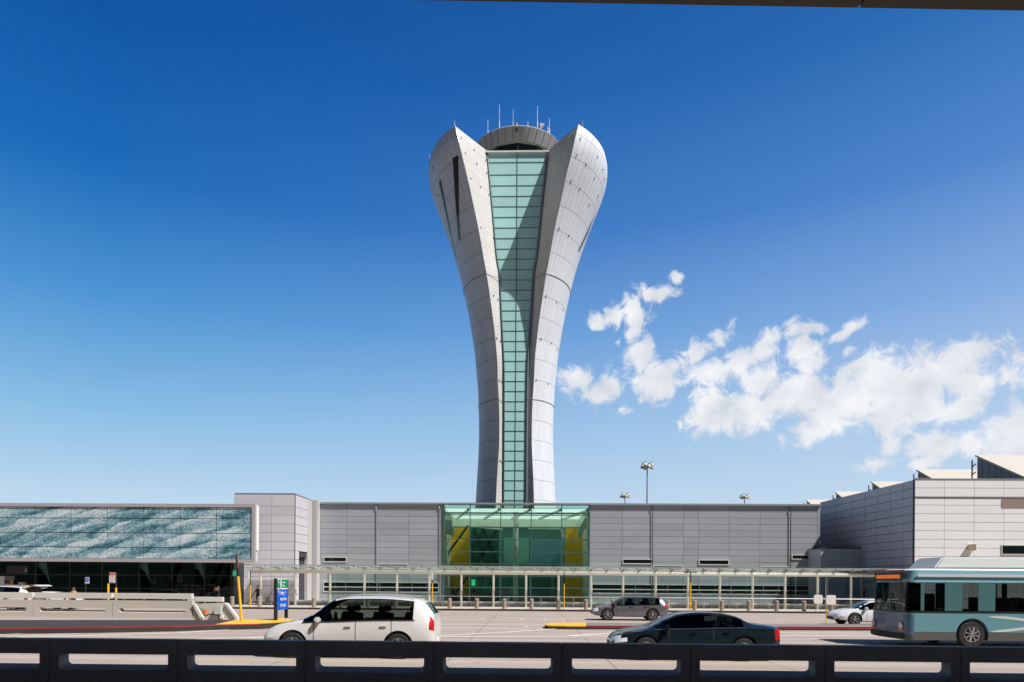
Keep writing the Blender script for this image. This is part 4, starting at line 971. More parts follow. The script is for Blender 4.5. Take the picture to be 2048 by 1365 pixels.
# far left cream barrier with a raised rail
LY = 35.5
cs = [-430, -250, -92, 66, 225, 385]
LL = ['outside the left edge', 'outside the left edge, next to the frame', 'below the white SUV with raised tailgate', 'below the man in the orange shirt', 'on the left island, nearest its sloped end piece']
for i, (a, b) in enumerate(zip(cs, cs[1:])):
    xa, xb = X(a, LY, 1225)+.015, X(b, LY, 1225)-.015
    t = wthing('cream_barrier_panel', 'cream slotted concrete barrier panel '+LL[i], 'barrier', ((xa+xb)/2, LY, zL), 'cream barrier panels on the left island')
    zt1 = zL+.93; L_ = xb-xa
    if i < 3: holes = [(xa+.3, xb-.3)]
    mb = barrier_panel(xa, xb, LY, zt1, zL+.01, (xa+.35, xb-.35, zL+.30, zL+.52), M_conc, .3, rad=.12)
    W(mb, 'panel', M_conc, t)
    rp = MB()
    for k in range(4): rp.box((xa+.5+k*L_/4, LY+.1, zt1+.002), (xa+.58+k*L_/4, LY+.2, zt1+.078))
    r_ = W(MB().box((xa+.06, LY+.02, zt1+.08), (xb-.04, LY+.26, zt1+.38)), 'raised_rail', M_concw, t, bevel=.015)
    W(rp, 'rail_stubs', M_concw, r_)
t = wthing('barrier_end_piece', 'cream sloped end section of the barrier with grey electrical boxes', 'barrier', (X(430, LY), LY, zL))
e = lambda px, py, Y=LY: at(px, py, Y)
pts = [e(386,1208.5), e(387,1208.5), e(405,1237), e(404,1241.8), e(386,1241.8)]
W(MB().xprism([(v.x, v.z) for v in pts], LY, LY+.3), 'panel', M_conc, t)
W(MB().bar(tuple(e(388,1208,LY-.03)), tuple(e(404,1236,LY-.03)), .14, .14), 'bright_edge', M_concw, t)
pts = [e(388,1208,36.2), e(448,1206,36.2), e(453,1208,36.2), e(472.5,1235,36.2), e(473.5,1242,36.2), e(412,1242,36.2), e(408,1236,36.2)]
W(MB().xprism([(v.x, v.z) for v in pts], 36.2, 36.55), 'sloped_end', M_conc, t)
W(MB().bar(tuple(e(452,1207,36.15)), tuple(e(472.8,1235,36.15)), .13, .12).bar(tuple(e(472.8,1235,36.15)), tuple(e(473.6,1242.4,36.15)), .12, .12), 'bright_edge', M_concw, t)
a, b = e(375,1194,36.3), e(445.5,1204.3,36.3); W(MB().box((a.x, 36.25, b.z), (b.x, 36.5, a.z)), 'raised_rail', M_concw, t, bevel=.015)
o = MB()
for v in (389, 395, 409, 434): x = e(v,1205,36.3).x; o.box((x-.03, 36.32, e(v,1207.5,36.3).z), (x+.03, 36.42, b.z))
W(o, 'rail_stubs', M_concw, t)
a, b = e(431,1212,36.1), e(445,1229,36.1); W(MB().box((a.x, 35.9, b.z), (b.x, 36.15, a.z)), 'electrical_box', mat('box_grey', (.52,.56,.55), .4), t, bevel=.02)
a, b = e(396,1216,36.1), e(410,1233,36.1); W(MB().box((a.x, 36.0, b.z), (b.x, 36.18, a.z)), 'switch_box', mat('switch_grey', (.36,.38,.35), .5), t, bevel=.02)
a, b = e(408.5,1219.5,36.0), e(414,1229,36.0); W(MB().box((a.x, 35.92, b.z), (b.x, 35.99, a.z)), 'orange_tag', mat('orange_plastic', (.75,.18,.02), .5), t)
W(MB().tube([tuple(e(408,1233,35.95)), tuple(e(418,1229.5,35.95)), tuple(e(430,1229.5,35.95)), tuple(e(437,1231,35.95)), tuple(e(439,1241,35.95))], .035, 6), 'cable', M_black, t)
W(MB().box((e(444,1229,36.1).x-.15, 36.0, zL), (e(444,1229,36.1).x+.08, 36.15, e(444,1229,36.1).z)), 'conduit_plinth', M_white, t)
# ------------------------------------------------------------ vehicles
def pch(keys, i): return smooth_tab([(k[0], k[i]) for k in keys])
def loft(keys, extra=(), step=.09):
    """keys: x, zb, wb, zm, wm, zt(belt), wt, zr, wr ; front at +x"""
    L0, L1 = keys[0][0], keys[-1][0]; xs = sorted(set([round(k[0], 4) for k in keys]+[round(e, 4) for e in extra]+[round(L0+(L1-L0)*i/int((L1-L0)/step), 4) for i in range(int((L1-L0)/step)+1)]))
    xs2 = [xs[0]]
    for x in xs[1:]:
        if x-xs2[-1] > .012: xs2.append(x)
    f = [pch(keys, i) for i in range(1, 9)]
    def ring(x):
        zb, wb, zm, wm, zt, wt, zr, wr = [g(x) for g in f]
        sr = max(zr-zt, .02); dr = min(.07, sr*.3)
        return [(0, zb), (wb*.8, zb), (wb, zb+.05), ((wb+wm)/2+.01, (zb+zm)/2), (wm, zm), ((wm+wt)/2+.008, (zm+zt)/2), (wt, zt),
                (wt+(wr-wt)*.5, zt+(zr-dr-zt)*.52), (wr, zr-dr), (wr*.9, zr-dr*.35), (wr*.6, zr-.01*min(1, sr*3)), (0, zr)]
    return xs2, ring, f
def make_body(xs, ring):
    b = bmesh.new(); rows = []
    for x in xs:
        r = ring(x); row = [b.verts.new((x, y, z)) for y, z in r]; row += [b.verts.new((x, -y, z)) for y, z in reversed(r[1:-1])]; rows.append(row)
    n = len(rows[0])
    for a, c in zip(rows, rows[1:]):
        for k in range(n): b.faces.new((a[k], a[(k+1) % n], c[(k+1) % n], c[k]))
    b.faces.new(list(reversed(rows[0]))); b.faces.new(rows[-1]); bmesh.ops.recalc_face_normals(b, faces=b.faces)
    me = bpy.data.meshes.new('body'); b.to_mesh(me); b.free(); return me
def cut(me, cyls, r, w):
    """wheel wells cut out of the body"""
    o = bpy.data.objects.new('tmp', me); C.objects.link(o); cut_ = []
    for x, z in cyls:
        for s in (-1, 1):
            c = MB().lathe([(r, s*(w-.30)), (r, s*(w+.4))], (x, 0, z), 28, 'y').build('cutter'); cut_.append(c)
            md = o.modifiers.new('b', 'BOOLEAN'); md.operation = 'DIFFERENCE'; md.object = c; md.solver = 'EXACT'
    dg = bpy.context.evaluated_depsgraph_get(); dg.update(); me2 = bpy.data.meshes.new_from_object(o.evaluated_get(dg))
    bpy.data.objects.remove(o)
    for c in cut_: bpy.data.objects.remove(c)
    return me2
def split(me, classify, mats, parent, names, smooth=True):
    """one mesh per class of face"""
    out = {}
    b = bmesh.new(); b.from_mesh(me)
    groups = {}
    for f in b.faces:
        k = classify(f.calc_center_median(), f.normal); groups.setdefault(k, []).append([v.co.copy() for v in f.verts])
    b.free()
    for k, fl in groups.items():
        vs, idx, fs = [], {}, []
        for f in fl:
            q = []
            for v in f:
                key = (round(v.x, 4), round(v.y, 4), round(v.z, 4))
                if key not in idx: idx[key] = len(vs); vs.append(tuple(v))
                if not q or idx[key] != q[-1]: q.append(idx[key])
            if len(set(q)) >= 3 and len(set(q)) == len(q): fs.append(q)
        m_ = bpy.data.meshes.new(names.get(k, k)); m_.from_pydata(vs, [], fs); m_.update()
        if smooth:
            m_.shade_smooth()
            try: m_.set_sharp_from_angle(angle=R(32))
            except Exception: pass
        o = bpy.data.objects.new(names.get(k, k), m_); C.objects.link(o); m_.materials.append(mats[k]); out[k] = o
    for k, o in out.items():
        o.parent = parent
    return out
M_tyre = mat('tyre', (.018, .018, .018), .8)
M_rim = mat('alloy_rim', (.62, .62, .63), .25, .8)
M_plast = mat('dark_plastic', (.02, .02, .022), .6)
M_cg = mat('car_glass', (.012, .016, .018), .04, spec=.8)
M_cw = glassmat('car_window_glass', (.40, .46, .44), .95, 0, 1.6)
M_seat = mat('seat_fabric', (.035, .033, .032), .8)
M_chrome = mat('chrome', (.6, .6, .6), .15, .9)
M_tail = mat('tail_lamp_red', (.45, .01, .015), .15, spec=.7)
M_head = mat('head_lamp', (.65, .68, .70), .08, spec=.8)
def wheel(x, y, r, parent, wd=.22, rim=.64, spokes=5):
    s = 1 if y > 0 else -1
    prof = [(r*.6, -wd/2), (r*.93, -wd/2), (r, -wd/2+.03), (r, wd/2-.03), (r*.93, wd/2), (r*.62, wd/2)]
    t = MB().lathe(prof, (0, 0, 0), 32, 'y'); wl = t.build('wheel', M_tyre, parent, smooth=False); wl.location = (x, y, r)
    q = MB().lathe([(r*rim, s*(wd/2-.01)), (r*rim, s*(wd/2+.005)), (r*rim*.93, s*(wd/2+.006)), (r*rim*.9, s*(wd/2-.03))], (0,0,0), 28, 'y')
    for k in range(spokes):
        a = 2*math.pi*k/spokes+.3; q.bar((0, s*(wd/2), 0), (r*rim*.92*math.cos(a), s*(wd/2+.0), r*rim*.92*math.sin(a)), .07, .03)
    q.lathe([(.07, s*(wd/2-.02)), (.06, s*(wd/2+.025))], (0,0,0), 12, 'y')
    q.build('rim', M_rim, wl); MB().lathe([(r*rim*.88, s*(wd/2-.05)), (r*rim*.88, s*(wd/2-.04))], (0,0,0), 20, 'y').build('brake_disc', M_plast, wl)
    return wl
def car(name, label, cat, loc, rz, keys, wheels_x, wr_, hw_, paint, wins, front_glass, rear_glass, lamps, group=None, lift=0, extra_parts=None, dark_below=.3, rails=False, spokes=5):
    t = thing(name, label, cat, loc, rz, group)
    ex = [a for w_ in wins for a in w_]+list(front_glass)+list(rear_glass)+[wheels_x[0], wheels_x[1]]+[lamps['tail'][0], lamps['head'][0]]
    xs, ring, f = loft(keys, ex); me = make_body(xs, ring)
    me = cut(me, [(wheels_x[0], wr_+.02), (wheels_x[1], wr_+.02)], wr_+.065, hw_)
    zt, wt, zr, wrr = f[4], f[5], f[6], f[7]
    def cl(c, n):
        x, y, z = c; Zt, Zr = zt(x), zr(x); ay = abs(y)
        if lamps['tail'][0] >= x and lamps['tail'][1] < z < lamps['tail'][2] and ay > lamps['tail'][3]: return 'tail_left' if y > 0 else 'tail_right'
        if lamps['head'][0] <= x and lamps['head'][1] < z < lamps['head'][2] and ay > lamps['head'][3]: return 'head_left' if y > 0 else 'head_right'
        if z > Zt+.025 and Zr-Zt > .12 and z < Zr-.06 and ay > wrr(x)*.93:
            for a, b_ in wins:
                if a < x < b_: return 'glass_left' if y > 0 else 'glass_right'
        if z > Zt+.025 and Zr-Zt > .12 and z < Zr-.06 and ay > wrr(x)*.93 and wins[0][0] < x < wins[-1][1]: return 'glass_left' if y > 0 else 'glass_right'
        if front_glass[0] < x < front_glass[1] and z > Zt+.05 and ay < wrr(x)*.95 and n.x > .2: return 'wind'
        if rear_glass[0] < x < rear_glass[1] and z > Zt+.03 and ay < wrr(x)*.92 and n.x < -.2: return 'rearg'
        if z < dark_below or (abs(c.y) < hw_*.9 and n.z < -.5) : return 'trim'
        for wx in wheels_x:
            if (x-wx)**2+(z-wr_-.02)**2 < (wr_+.07)**2 and ay < hw_*.995 and abs(n.y) < .5 and z < zt(wx)*.98 and abs(math.hypot(x-wx, z-wr_-.02)-(wr_+.065)) < .02: return 'trim'
        return 'body'
    mats = dict(pillar=M_plast, body=paint, glass_left=M_cw, glass_right=M_cw, wind=M_cw, rearg=M_cw, trim=M_plast, tail_left=M_tail, tail_right=M_tail, head_left=M_head, head_right=M_head)
    nm = dict(pillar='window_pillars', body='body', glass_left='side_windows', glass_right='side_windows', wind='windscreen', rearg='rear_window', trim='lower_trim', tail_left='tail_lamp', tail_right='tail_lamp', head_left='headlamp', head_right='headlamp')
    parts = split(me, cl, mats, t, nm)
    for x in wheels_x:
        for s in (-1, 1): wheel(x, s*(hw_-.13), wr_, t, spokes=spokes)
    xa_, xb_ = wins[0][0]-.15, wins[-1][1]-.1; bz = zt((xa_+xb_)/2)
    MB().box((xa_, -hw_+.13, dark_below+.12), (xb_, hw_-.13, bz-.07)).build('cabin_floor', M_plast, t)
    xf = wins[-1][1]-1.15; k_ = 0
    while xf > wins[0][0]+.1:
        for s in (-1, 1):
            top_ = min(bz+.22, zr(xf)-.30); sb_ = MB().bar((xf, s*.38, bz-.3), (xf-.12, s*.38, top_), .46, .14); sb_.bar((xf-.12, s*.38, top_+.02), (xf-.14, s*.38, min(top_+.2, zr(xf)-.1)), .24, .09)
            sb_.build('seat', M_seat, t, bevel=.03)
        xf -= .95; k_ += 1
    MB().lathe([(.18, -.012), (.2, 0), (.18, .012)], (wins[-1][1]-.62, -.38, bz+.03), 18, 'x').build('steering_wheel', M_plast, t)
    MB().box((wins[-1][1]-.42, -hw_+.2, bz-.25), (wins[-1][1]-.02, hw_-.2, bz-.02)).build('dashboard', M_plast, t, bevel=.04)
    # door seams, handles and mirrors follow the body side
    bd = parts['body']
    for s in (-1, 1):
        for dx in lamps.get('seams', ()):
            mb = MB(); r = ring(dx)[2:7]
            pts = [(y*s+s*.004, z) for y, z in r]
            for (y0, z0), (y1, z1) in zip(pts, pts[1:]): mb.quad((dx-.009, y0, z0), (dx+.009, y0, z0), (dx+.009, y1, z1), (dx-.009, y1, z1))
            mb.build('door_seam', M_plast, bd)
        for dx in lamps.get('handles', ()):
            r = ring(dx); y, z = r[5]; MB().box((dx-.1, s*y, z+.04), (dx+.1, s*(y+.035), z+.08)).build('door_handle', paint, bd, bevel=.01)
        xa_, xb_ = wins[0][0]-.05, wins[-1][1]; pts = []
        for k in range(13):
            x_ = xa_+(xb_-xa_)*k/12; y_, z_ = ring(x_)[6]; pts.append((x_, s*(y_+.006), z_+.015))
        MB().tube(pts, .012, 5).build('window_trim', M_chrome if lamps.get('chrome') else M_plast, bd)
        mx_ = lamps.get('mirror')
        if mx_:
            y = wt(mx_); z = zt(mx_); MB().box((mx_-.08, s*(y-.02), z+.0), (mx_+.08, s*(y+.2), z+.16)).build('wing_mirror', paint, t, bevel=.04)
        # pillar between the side windows
        for a, b_ in zip(wins, wins[1:]): pass
    if rails:
        for s in (-1, 1):
            pts = [(x, s*(wrr(x)*.93), zr(x)+.035) for x in [rails[0]+(rails[1]-rails[0])*k/8 for k in range(9)]]
            MB().tube(pts, .022, 6).build('roof_rail', M_trim, t)
    MB().box((keys[0][0]-.01, -.26, .45), (keys[0][0]+.0, .26, .57)).build('number_plate', M_white, t)
    g = lamps.get('grille')
    if g: MB().box((keys[-1][0]-.05, -g[2], g[0]), (keys[-1][0]+.012, g[2], g[1])).build('grille', M_plast, t, bevel=.01)
    return t, parts
def paint(name, col, metal=.0, rough=.3): return mat(name, col, rough, metal, coat=.6)
# big SUV / minivan with a long roof, 5.05 m
suv_keys = [(-2.5, .50, .70, .62, .78, .98, .74, 1.03, .60), (-2.47, .36, .84, .62, .90, 1.02, .84, 1.30, .60), (-2.40, .33, .88, .62, .94, 1.06, .87, 1.40, .60), (-2.22, .30, .90, .64, .965, 1.10, .90, 1.62, .65), (-1.9, .28, .91, .66, .985, 1.11, .93, 1.74, .70),
    (-.8, .26, .92, .68, .99, 1.10, .95, 1.81, .74), (.0, .26, .92, .68, .99, 1.07, .95, 1.80, .74), (.42, .26, .92, .68, .99, 1.05, .94, 1.73, .70), (.85, .27, .92, .67, .985, 1.035, .92, 1.47, .70), (1.3, .27, .91, .66, .98, 1.02, .90, 1.17, .74), (1.6, .28, .91, .65, .975, .99, .88, 1.07, .72),
    (2.1, .30, .89, .62, .95, .90, .84, .97, .66), (2.38, .33, .84, .58, .90, .79, .76, .86, .58), (2.52, .40, .70, .54, .76, .68, .66, .74, .48), (2.56, .48, .55, .54, .6, .60, .5, .65, .4)]
P_white = paint('pearl_white_car_paint', (.68, .67, .655))
car('white_suv', 'large white SUV driving left just behind the foreground barrier', 'SUV', (X(712, 20.6), 20.6, 0), math.pi, suv_keys, (1.60, -1.48), .37, .99, P_white,
    [(-1.9, -1.32), (-1.22, -.28), (-.2, 1.34)], (.40, 1.48), (-2.46, -2.2), dict(tail=(-2.36, .90, 1.16, .66), head=(2.16, .62, .82, .50), seams=(-1.28, -.24, .98), handles=(-1.05, -.02), mirror=.86, grille=(.45, .62, .42)), rails=(-1.9, .3))
# silver crossover, 4.67 m
cr_keys = [(-2.28, .50, .62, .66, .72, .92, .68, .97, .5), (-2.24, .36, .80, .68, .86, .98, .80, 1.18, .54), (-2.1, .31, .86, .69, .91, 1.02, .85, 1.38, .58), (-1.85, .27, .88, .69, .93, 1.03, .87, 1.50, .62), (-1.2, .24, .89, .68, .935, 1.01, .88, 1.58, .66),
    (-.3, .23, .89, .67, .935, .98, .88, 1.60, .67), (.3, .23, .89, .66, .935, .96, .87, 1.56, .65), (.85, .24, .89, .65, .93, .95, .85, 1.30, .66), (1.3, .25, .88, .63, .925, .93, .84, 1.02, .70), (1.7, .27, .87, .61, .91, .88, .82, .95, .66), (2.05, .30, .83, .57, .87, .80, .76, .86, .58), (2.28, .36, .70, .53, .75, .68, .64, .73, .46), (2.36, .45, .5, .52, .55, .58, .46, .62, .34)]
P_silver = paint('silver_grey_car_paint', (.19, .185, .21), .55, .28)
for nm_, lab_, px_, Y_ in (('silver_crossover', 'silver grey crossover driving left in front of the terminal bollards', 1258.5, 42.6),):
    car(nm_, lab_, 'car', (X(px_, Y_), Y_, 0), math.pi, [tuple([k[0]]+[v*(.945 if j in (4, 6) else 1) for j, v in enumerate(k[1:])]) for k in cr_keys], (1.42, -1.3), .35, .935, P_silver,
    [(-1.75, -1.12), (-1.05, -.2), (-.12, 1.22)], (.36, 1.34), (-2.2, -1.82), dict(tail=(-2.0, .78, 1.0, .62), head=(2.0, .56, .74, .46), seams=(-1.08, -.16, .9), handles=(-.9, 0), mirror=.98, grille=(.42, .56, .4)))
# black sedan, 4.9 m
sd_keys = [(-2.44, .46, .62, .60, .70, .84, .68, .90, .5), (-2.38, .32, .80, .62, .86, .92, .78, 1.00, .62), (-2.1, .27, .88, .63, .91, .95, .84, 1.04, .66), (-1.65, .23, .89, .63, .925, .955, .86, 1.09, .68), (-1.2, .21, .90, .63, .925, .95, .87, 1.30, .62), (-.7, .20, .90, .62, .925, .94, .87, 1.39, .59),
    (-.1, .20, .90, .62, .925, .92, .87, 1.415, .58), (.45, .20, .90, .61, .925, .90, .86, 1.36, .58), (.95, .21, .90, .60, .92, .89, .85, 1.15, .62), (1.35, .22, .89, .59, .915, .87, .84, .96, .68), (1.8, .24, .87, .56, .90, .82, .80, .88, .64), (2.15, .28, .82, .53, .86, .74, .72, .79, .54), (2.38, .34, .68, .49, .73, .63, .6, .68, .4), (2.46, .42, .5, .48, .54, .54, .44, .58, .3)]
P_blk = paint('black_car_paint', (.012, .022, .028), .3, .12)
car('black_sedan', 'glossy black sedan driving left behind the foreground barrier, ahead of the bus', 'car', (X(1381, 20.8), 20.8, 0), math.pi, sd_keys, (1.47, -1.35), .335, .925, P_blk,
    [(-1.35, -.5), (-.42, 1.2)], (.5, 1.4), (-1.68, -.85), dict(tail=(-2.24, .70, .90, .45), head=(2.02, .52, .68, .46), seams=(-.46, .82), handles=(-.85, .1), mirror=.88, chrome=1, grille=(.36, .5, .4)), dark_below=.24)
P_white2 = paint('white_car_paint', (.74, .75, .77))
car('white_sedan', 'white sedan on the far lane, half hidden by the bus front', 'car', (X(1660, 39.2)+2.46, 39.2, 0), math.pi, sd_keys, (1.47, -1.35), .335, .925, P_white2,
    [(-1.35, -.5), (-.42, 1.2)], (.5, 1.4), (-1.68, -.85), dict(tail=(-2.24, .70, .90, .45), head=(2.02, .52, .68, .46), seams=(-.46, .82), handles=(-.85, .1), mirror=.88, chrome=1, grille=(.36, .5, .4)), dark_below=.24)
car('white_sedan', 'white sedan whose roof just tops the barrier rail beside the open SUV', 'car', (X(92, 51.6)+.1, 51.6, 0), math.pi, [tuple([k[0]]+[v*(.97 if j in (4, 6) else 1) for j, v in enumerate(k[1:])]) for k in sd_keys], (1.47, -1.35), .335, .925, P_white2,
    [(-1.35, -.5), (-.42, 1.2)], (.5, 1.4), (-1.68, -.85), dict(tail=(-2.24, .70, .90, .45), head=(2.02, .52, .68, .46), seams=(-.46, .82), handles=(-.85, .1), mirror=.88, chrome=1, grille=(.36, .5, .4)), dark_below=.24)
# parked SUV with its tailgate up
t, parts = car('parked_white_suv', 'parked white SUV with its tailgate raised behind the cream barrier', 'SUV', (X(72, 47.6)-2.5, 47.6, 0), math.pi, suv_keys, (1.60, -1.48), .37, .99, P_white,
    [(-1.9, -1.32), (-1.22, -.28), (-.2, 1.34)], (.40, 1.48), (-2.46, -2.2), dict(tail=(-2.36, .90, 1.16, .66), head=(2.16, .62, .82, .50), seams=(-1.28, -.24, .98), handles=(-1.05, -.02), mirror=.86, grille=(.45, .62, .42)), rails=(-1.9, .3))
tgp = [(-2.0, 1.73), (-2.45, 1.87), (-2.9, 1.90), (-3.15, 1.84), (-3.18, 1.78), (-2.9, 1.79), (-2.5, 1.72), (-2.1, 1.60)]
tg = MB().xprism(tgp, -.72, .72).build('tailgate', P_white, t, bevel=.02)
MB().xprism([(-2.35, 1.66), (-2.5, 1.74), (-2.85, 1.79), (-2.95, 1.70), (-2.7, 1.62)], -.6, .6).build('tailgate_window', M_cg, tg)
MB().box((-2.9, -.735, 1.815), (-2.55, -.60, 1.88)).box((-2.9, .60, 1.815), (-2.55, .735, 1.88)).build('tailgate_lamps', M_tail, tg)
MB().box((-2.49, -.62, .55), (-2.43, .62, 1.62)).build('load_opening', M_plast, t)

# transit bus, nose at +x
bus = thing('transit_bus', 'teal and blue transit bus with a roof pod entering from the right', 'bus', (X(1814, 25.1, 1200), 25.1+1.32, 0), math.pi)
BL, BW = 12.2, 1.30
P_teal = mat('teal_bus_paint', (.14, .32, .37), .3, coat=.5); P_blue = mat('blue_grey_bus_paint', (.075, .16, .25), .3, coat=.5); P_sky = mat('light_blue_bus_band', (.22, .44, .54), .3, coat=.5)
def bus_ring(z0, z1, x0, x1, rnd=.28, wd=BW, inset=0):
    """closed plan outline with a rounded nose"""
    pts = [(x0, -wd), (x1-rnd, -wd)]
    for k in range(1, 7): a = math.pi/2*k/7; pts.append((x1-rnd+rnd*math.sin(a)*1.0, -wd+ (rnd*.9)*(1-math.cos(a))))
    for k in range(5): pts.append((x1+.05-.05*abs(k-2)/2-.0, -wd+rnd*.9+(2*wd-1.8*rnd)*k/4))
    for k in range(1, 7): a = math.pi/2*(7-k)/7; pts.append((x1-rnd+rnd*math.sin(a), wd-(rnd*.9)*(1-math.cos(a))))
    pts += [(x1-rnd, wd), (x0, wd)]; return pts
def bus_layer(name, z0, z1, m, x0=-BL, x1=0, wd=BW, parent=bus, top=0):
    a = bus_ring(0, 0, x0, x1, wd=wd); b = bus_ring(0, 0, x0, x1-top, wd=wd-top*.5); mb = MB(); n = len(a)
    mb.v = [(x, y, z0) for x, y in a]+[(x, y, z1) for x, y in b]; mb.f = [tuple(range(n))[::-1], tuple(range(n, 2*n))]+[(k, (k+1) % n, n+(k+1) % n, n+k) for k in range(n)]
    return mb.build(name, m, parent)
def cutbus(o, xs_, r, z):
    cs_ = []
    for x in xs_:
        for s in (-1, 1):
            c = MB().lathe([(r, s*.9), (r, s*1.6)], (x, 0, z), 32, 'y').build('cutter'); c.parent = bus; cs_.append(c)
            md = o.modifiers.new('b', 'BOOLEAN'); md.operation = 'DIFFERENCE'; md.object = c; md.solver = 'EXACT'
    dg = bpy.context.evaluated_depsgraph_get(); dg.update(); me2 = bpy.data.meshes.new_from_object(o.evaluated_get(dg)); o.modifiers.clear(); o.data = me2
    for c in cs_: bpy.data.objects.remove(c)
WX = (-2.35, -8.6)
sk = bus_layer('lower_skirt', .26, .56, mat('bus_skirt_grey', (.10, .095, .09), .5)); cutbus(sk, WX, .58, .48)
bd = bus_layer('body', .562, 1.24, P_teal); cutbus(bd, WX, .58, .48)
bus_layer('waist_rail', 1.243, 1.31, mat('bus_waist_dark', (.02,.03,.035), .3), wd=BW+.004)
gl_ = bus_layer('window_band', 1.312, 2.36, glassmat('bus_window_glass', (.30,.34,.33), .95, 0, 1.6), wd=BW-.01, top=.10)
for k in range(11):
    for s in (-1, 1): MB().box((-3.0-k*.8, s*.45, 1.33), (-2.92-k*.8, s*1.15, 1.80)).build('passenger_seat', mat('blue_seat', (.02,.05,.12), .7), bus, bevel=.03)
    if k % 2: MB().tube([(-3.0-k*.8, .4, 1.33), (-3.0-k*.8, .4, 2.34)], .02, 6).build('grab_pole', mat('yellow_pole', (.6,.4,.03), .4), bus)
MB().box((-1.2, .35, 1.33), (-1.1, 1.0, 1.95)).build('driver_seat', M_seat, bus, bevel=.03)
MB().box((-.62, -1.1, 1.33), (-.25, 1.1, 1.47)).build('dashboard', M_plast, bus, bevel=.03)
MB().box((-12.1, -1.2, 1.313), (-.5, 1.2, 1.325)).build('cabin_floor', M_plast, bus)
up_ = bus_layer('upper_band', 2.362, 2.80, P_sky, x1=-.10, wd=BW-.045, top=.12)
rf_ = bus_layer('roof_cap', 2.802, 2.86, mat('bus_roof_white', (.72,.74,.74), .4), x1=-.24, wd=BW-.12, top=.2)
pod = MB().prism([(-11.2, -1.05), (-2.1, -1.05), (-1.2, -.9), (-1.2, .9), (-2.1, 1.05), (-11.2, 1.05)], 2.862, 3.30); pod.v = [(x-(.35 if z > 3 and x > -3 else 0), y*(.93 if z > 3 else 1), z) for x, y, z in pod.v]
pod.build('roof_pod', mat('roof_pod_white', (.66,.70,.70), .4), bus, bevel=.06)
for a, b in ((-1.25, -.72),): pass
for s in (-1, 1):
    for a, b in ((-.62, -.50), (-1.98, -1.36), (-3.15, -2.55), (-5.35, -5.15), (-7.3, -7.1), (-9.2, -9.0), (-11.3, -11.0)):
        MB().box((a, s*(BW-.02), 1.33), (b, s*(BW+.006), 2.34)).build('window_pillar', mat('pillar_teal', (.07,.17,.18), .3), bus)
# front face: blue lower panel, windscreen surround, destination sign, lamps, wipers
MB().prism([(x+.012, y) for x, y in bus_ring(0,0,-.45,0) if x > -.3], .45, 1.18).build('front_panel', P_blue, bus)
MB().box((-.02, -1.0, 2.42), (.01, 1.0, 2.74)).build('destination_sign', M_black, bus)
MB().box((.012, -.85, 2.5), (.018, .85, 2.64)).build('sign_letters', mat('amber_led', (.75,.15,.01), .4, emit=.45), bus)
MB().box((-.08, -1.02, 2.76), (.0, 1.02, 2.82)).build('red_marker_strip', mat('dull_red', (.3,.04,.04), .4), bus)
for s in (-1, 1):
    MB().lathe([(.13, .0), (.12, .03)], (.04, s*.98, .78), 16, 'x').build('headlamp', M_head, bus)
    MB().box((.03, s*.98-.14, .58), (.055, s*.98+.14, .65)).build('indicator_lamp', mat('amber_lens', (.8,.3,.05), .3), bus)
    MB().bar((.06, s*.5, 1.3), (.05, s*.15, 2.0), .03).build('wiper', M_black, bus)
    MB().tube([(-.15, s*1.27, 2.45), (.25, s*1.42, 2.4), (.28, s*1.45, 2.1)], .02, 6).box((.2, s*1.45-.1, 1.75), (.3, s*1.45+.1, 2.12)).build('mirror', M_black, bus)
MB().box((-.1, -1.15, .30), (.10, 1.15, .50)).build('front_bumper', M_plast, bus, bevel=.03)
for x in WX:
    for s in (-1, 1): wheel(x, s*(BW-.17), .48, bus, .28, .58, 8)
for s in (-1, 1):
    def swoosh(p0_, p1_, p2_, wd_):
        mb = MB(); P0, P1, P2 = [Vector(q) for q in (p0_, p1_, p2_)]; pr_ = None
        for k in range(25):
            t_ = k/24; q = P0*(1-t_)**2+P1*2*t_*(1-t_)+P2*t_*t_; tn = ((P1-P0)*(1-t_)+(P2-P1)*t_).normalized(); nn = Vector((-tn.y, tn.x))*wd_*(.2+.8*math.sin(math.pi*min(1, t_*1.2)**.7) if t_ < .83 else .6)/2
            e_ = (q+nn, q-nn)
            if pr_: mb.quad(*[(v.x, s*(BW+.007), v.y) for v in (pr_[0], e_[0], e_[1], pr_[1])])
            pr_ = e_
        mb.build('side_swoosh', mat('swoosh_pale', (.60,.66,.64), .4), bus)
    swoosh((-2.9, 1.12), (-4.3, 1.12), (-5.8, .62), .10); swoosh((-3.0, .59), (-4.2, .66), (-5.8, 1.02), .10)
    MB().box((-BL+.1, s*(BW-.045), 2.56), (-.4, s*(BW-.012), 2.66)).build('side_stripe', mat('pale_stripe', (.62,.68,.70), .4), bus)
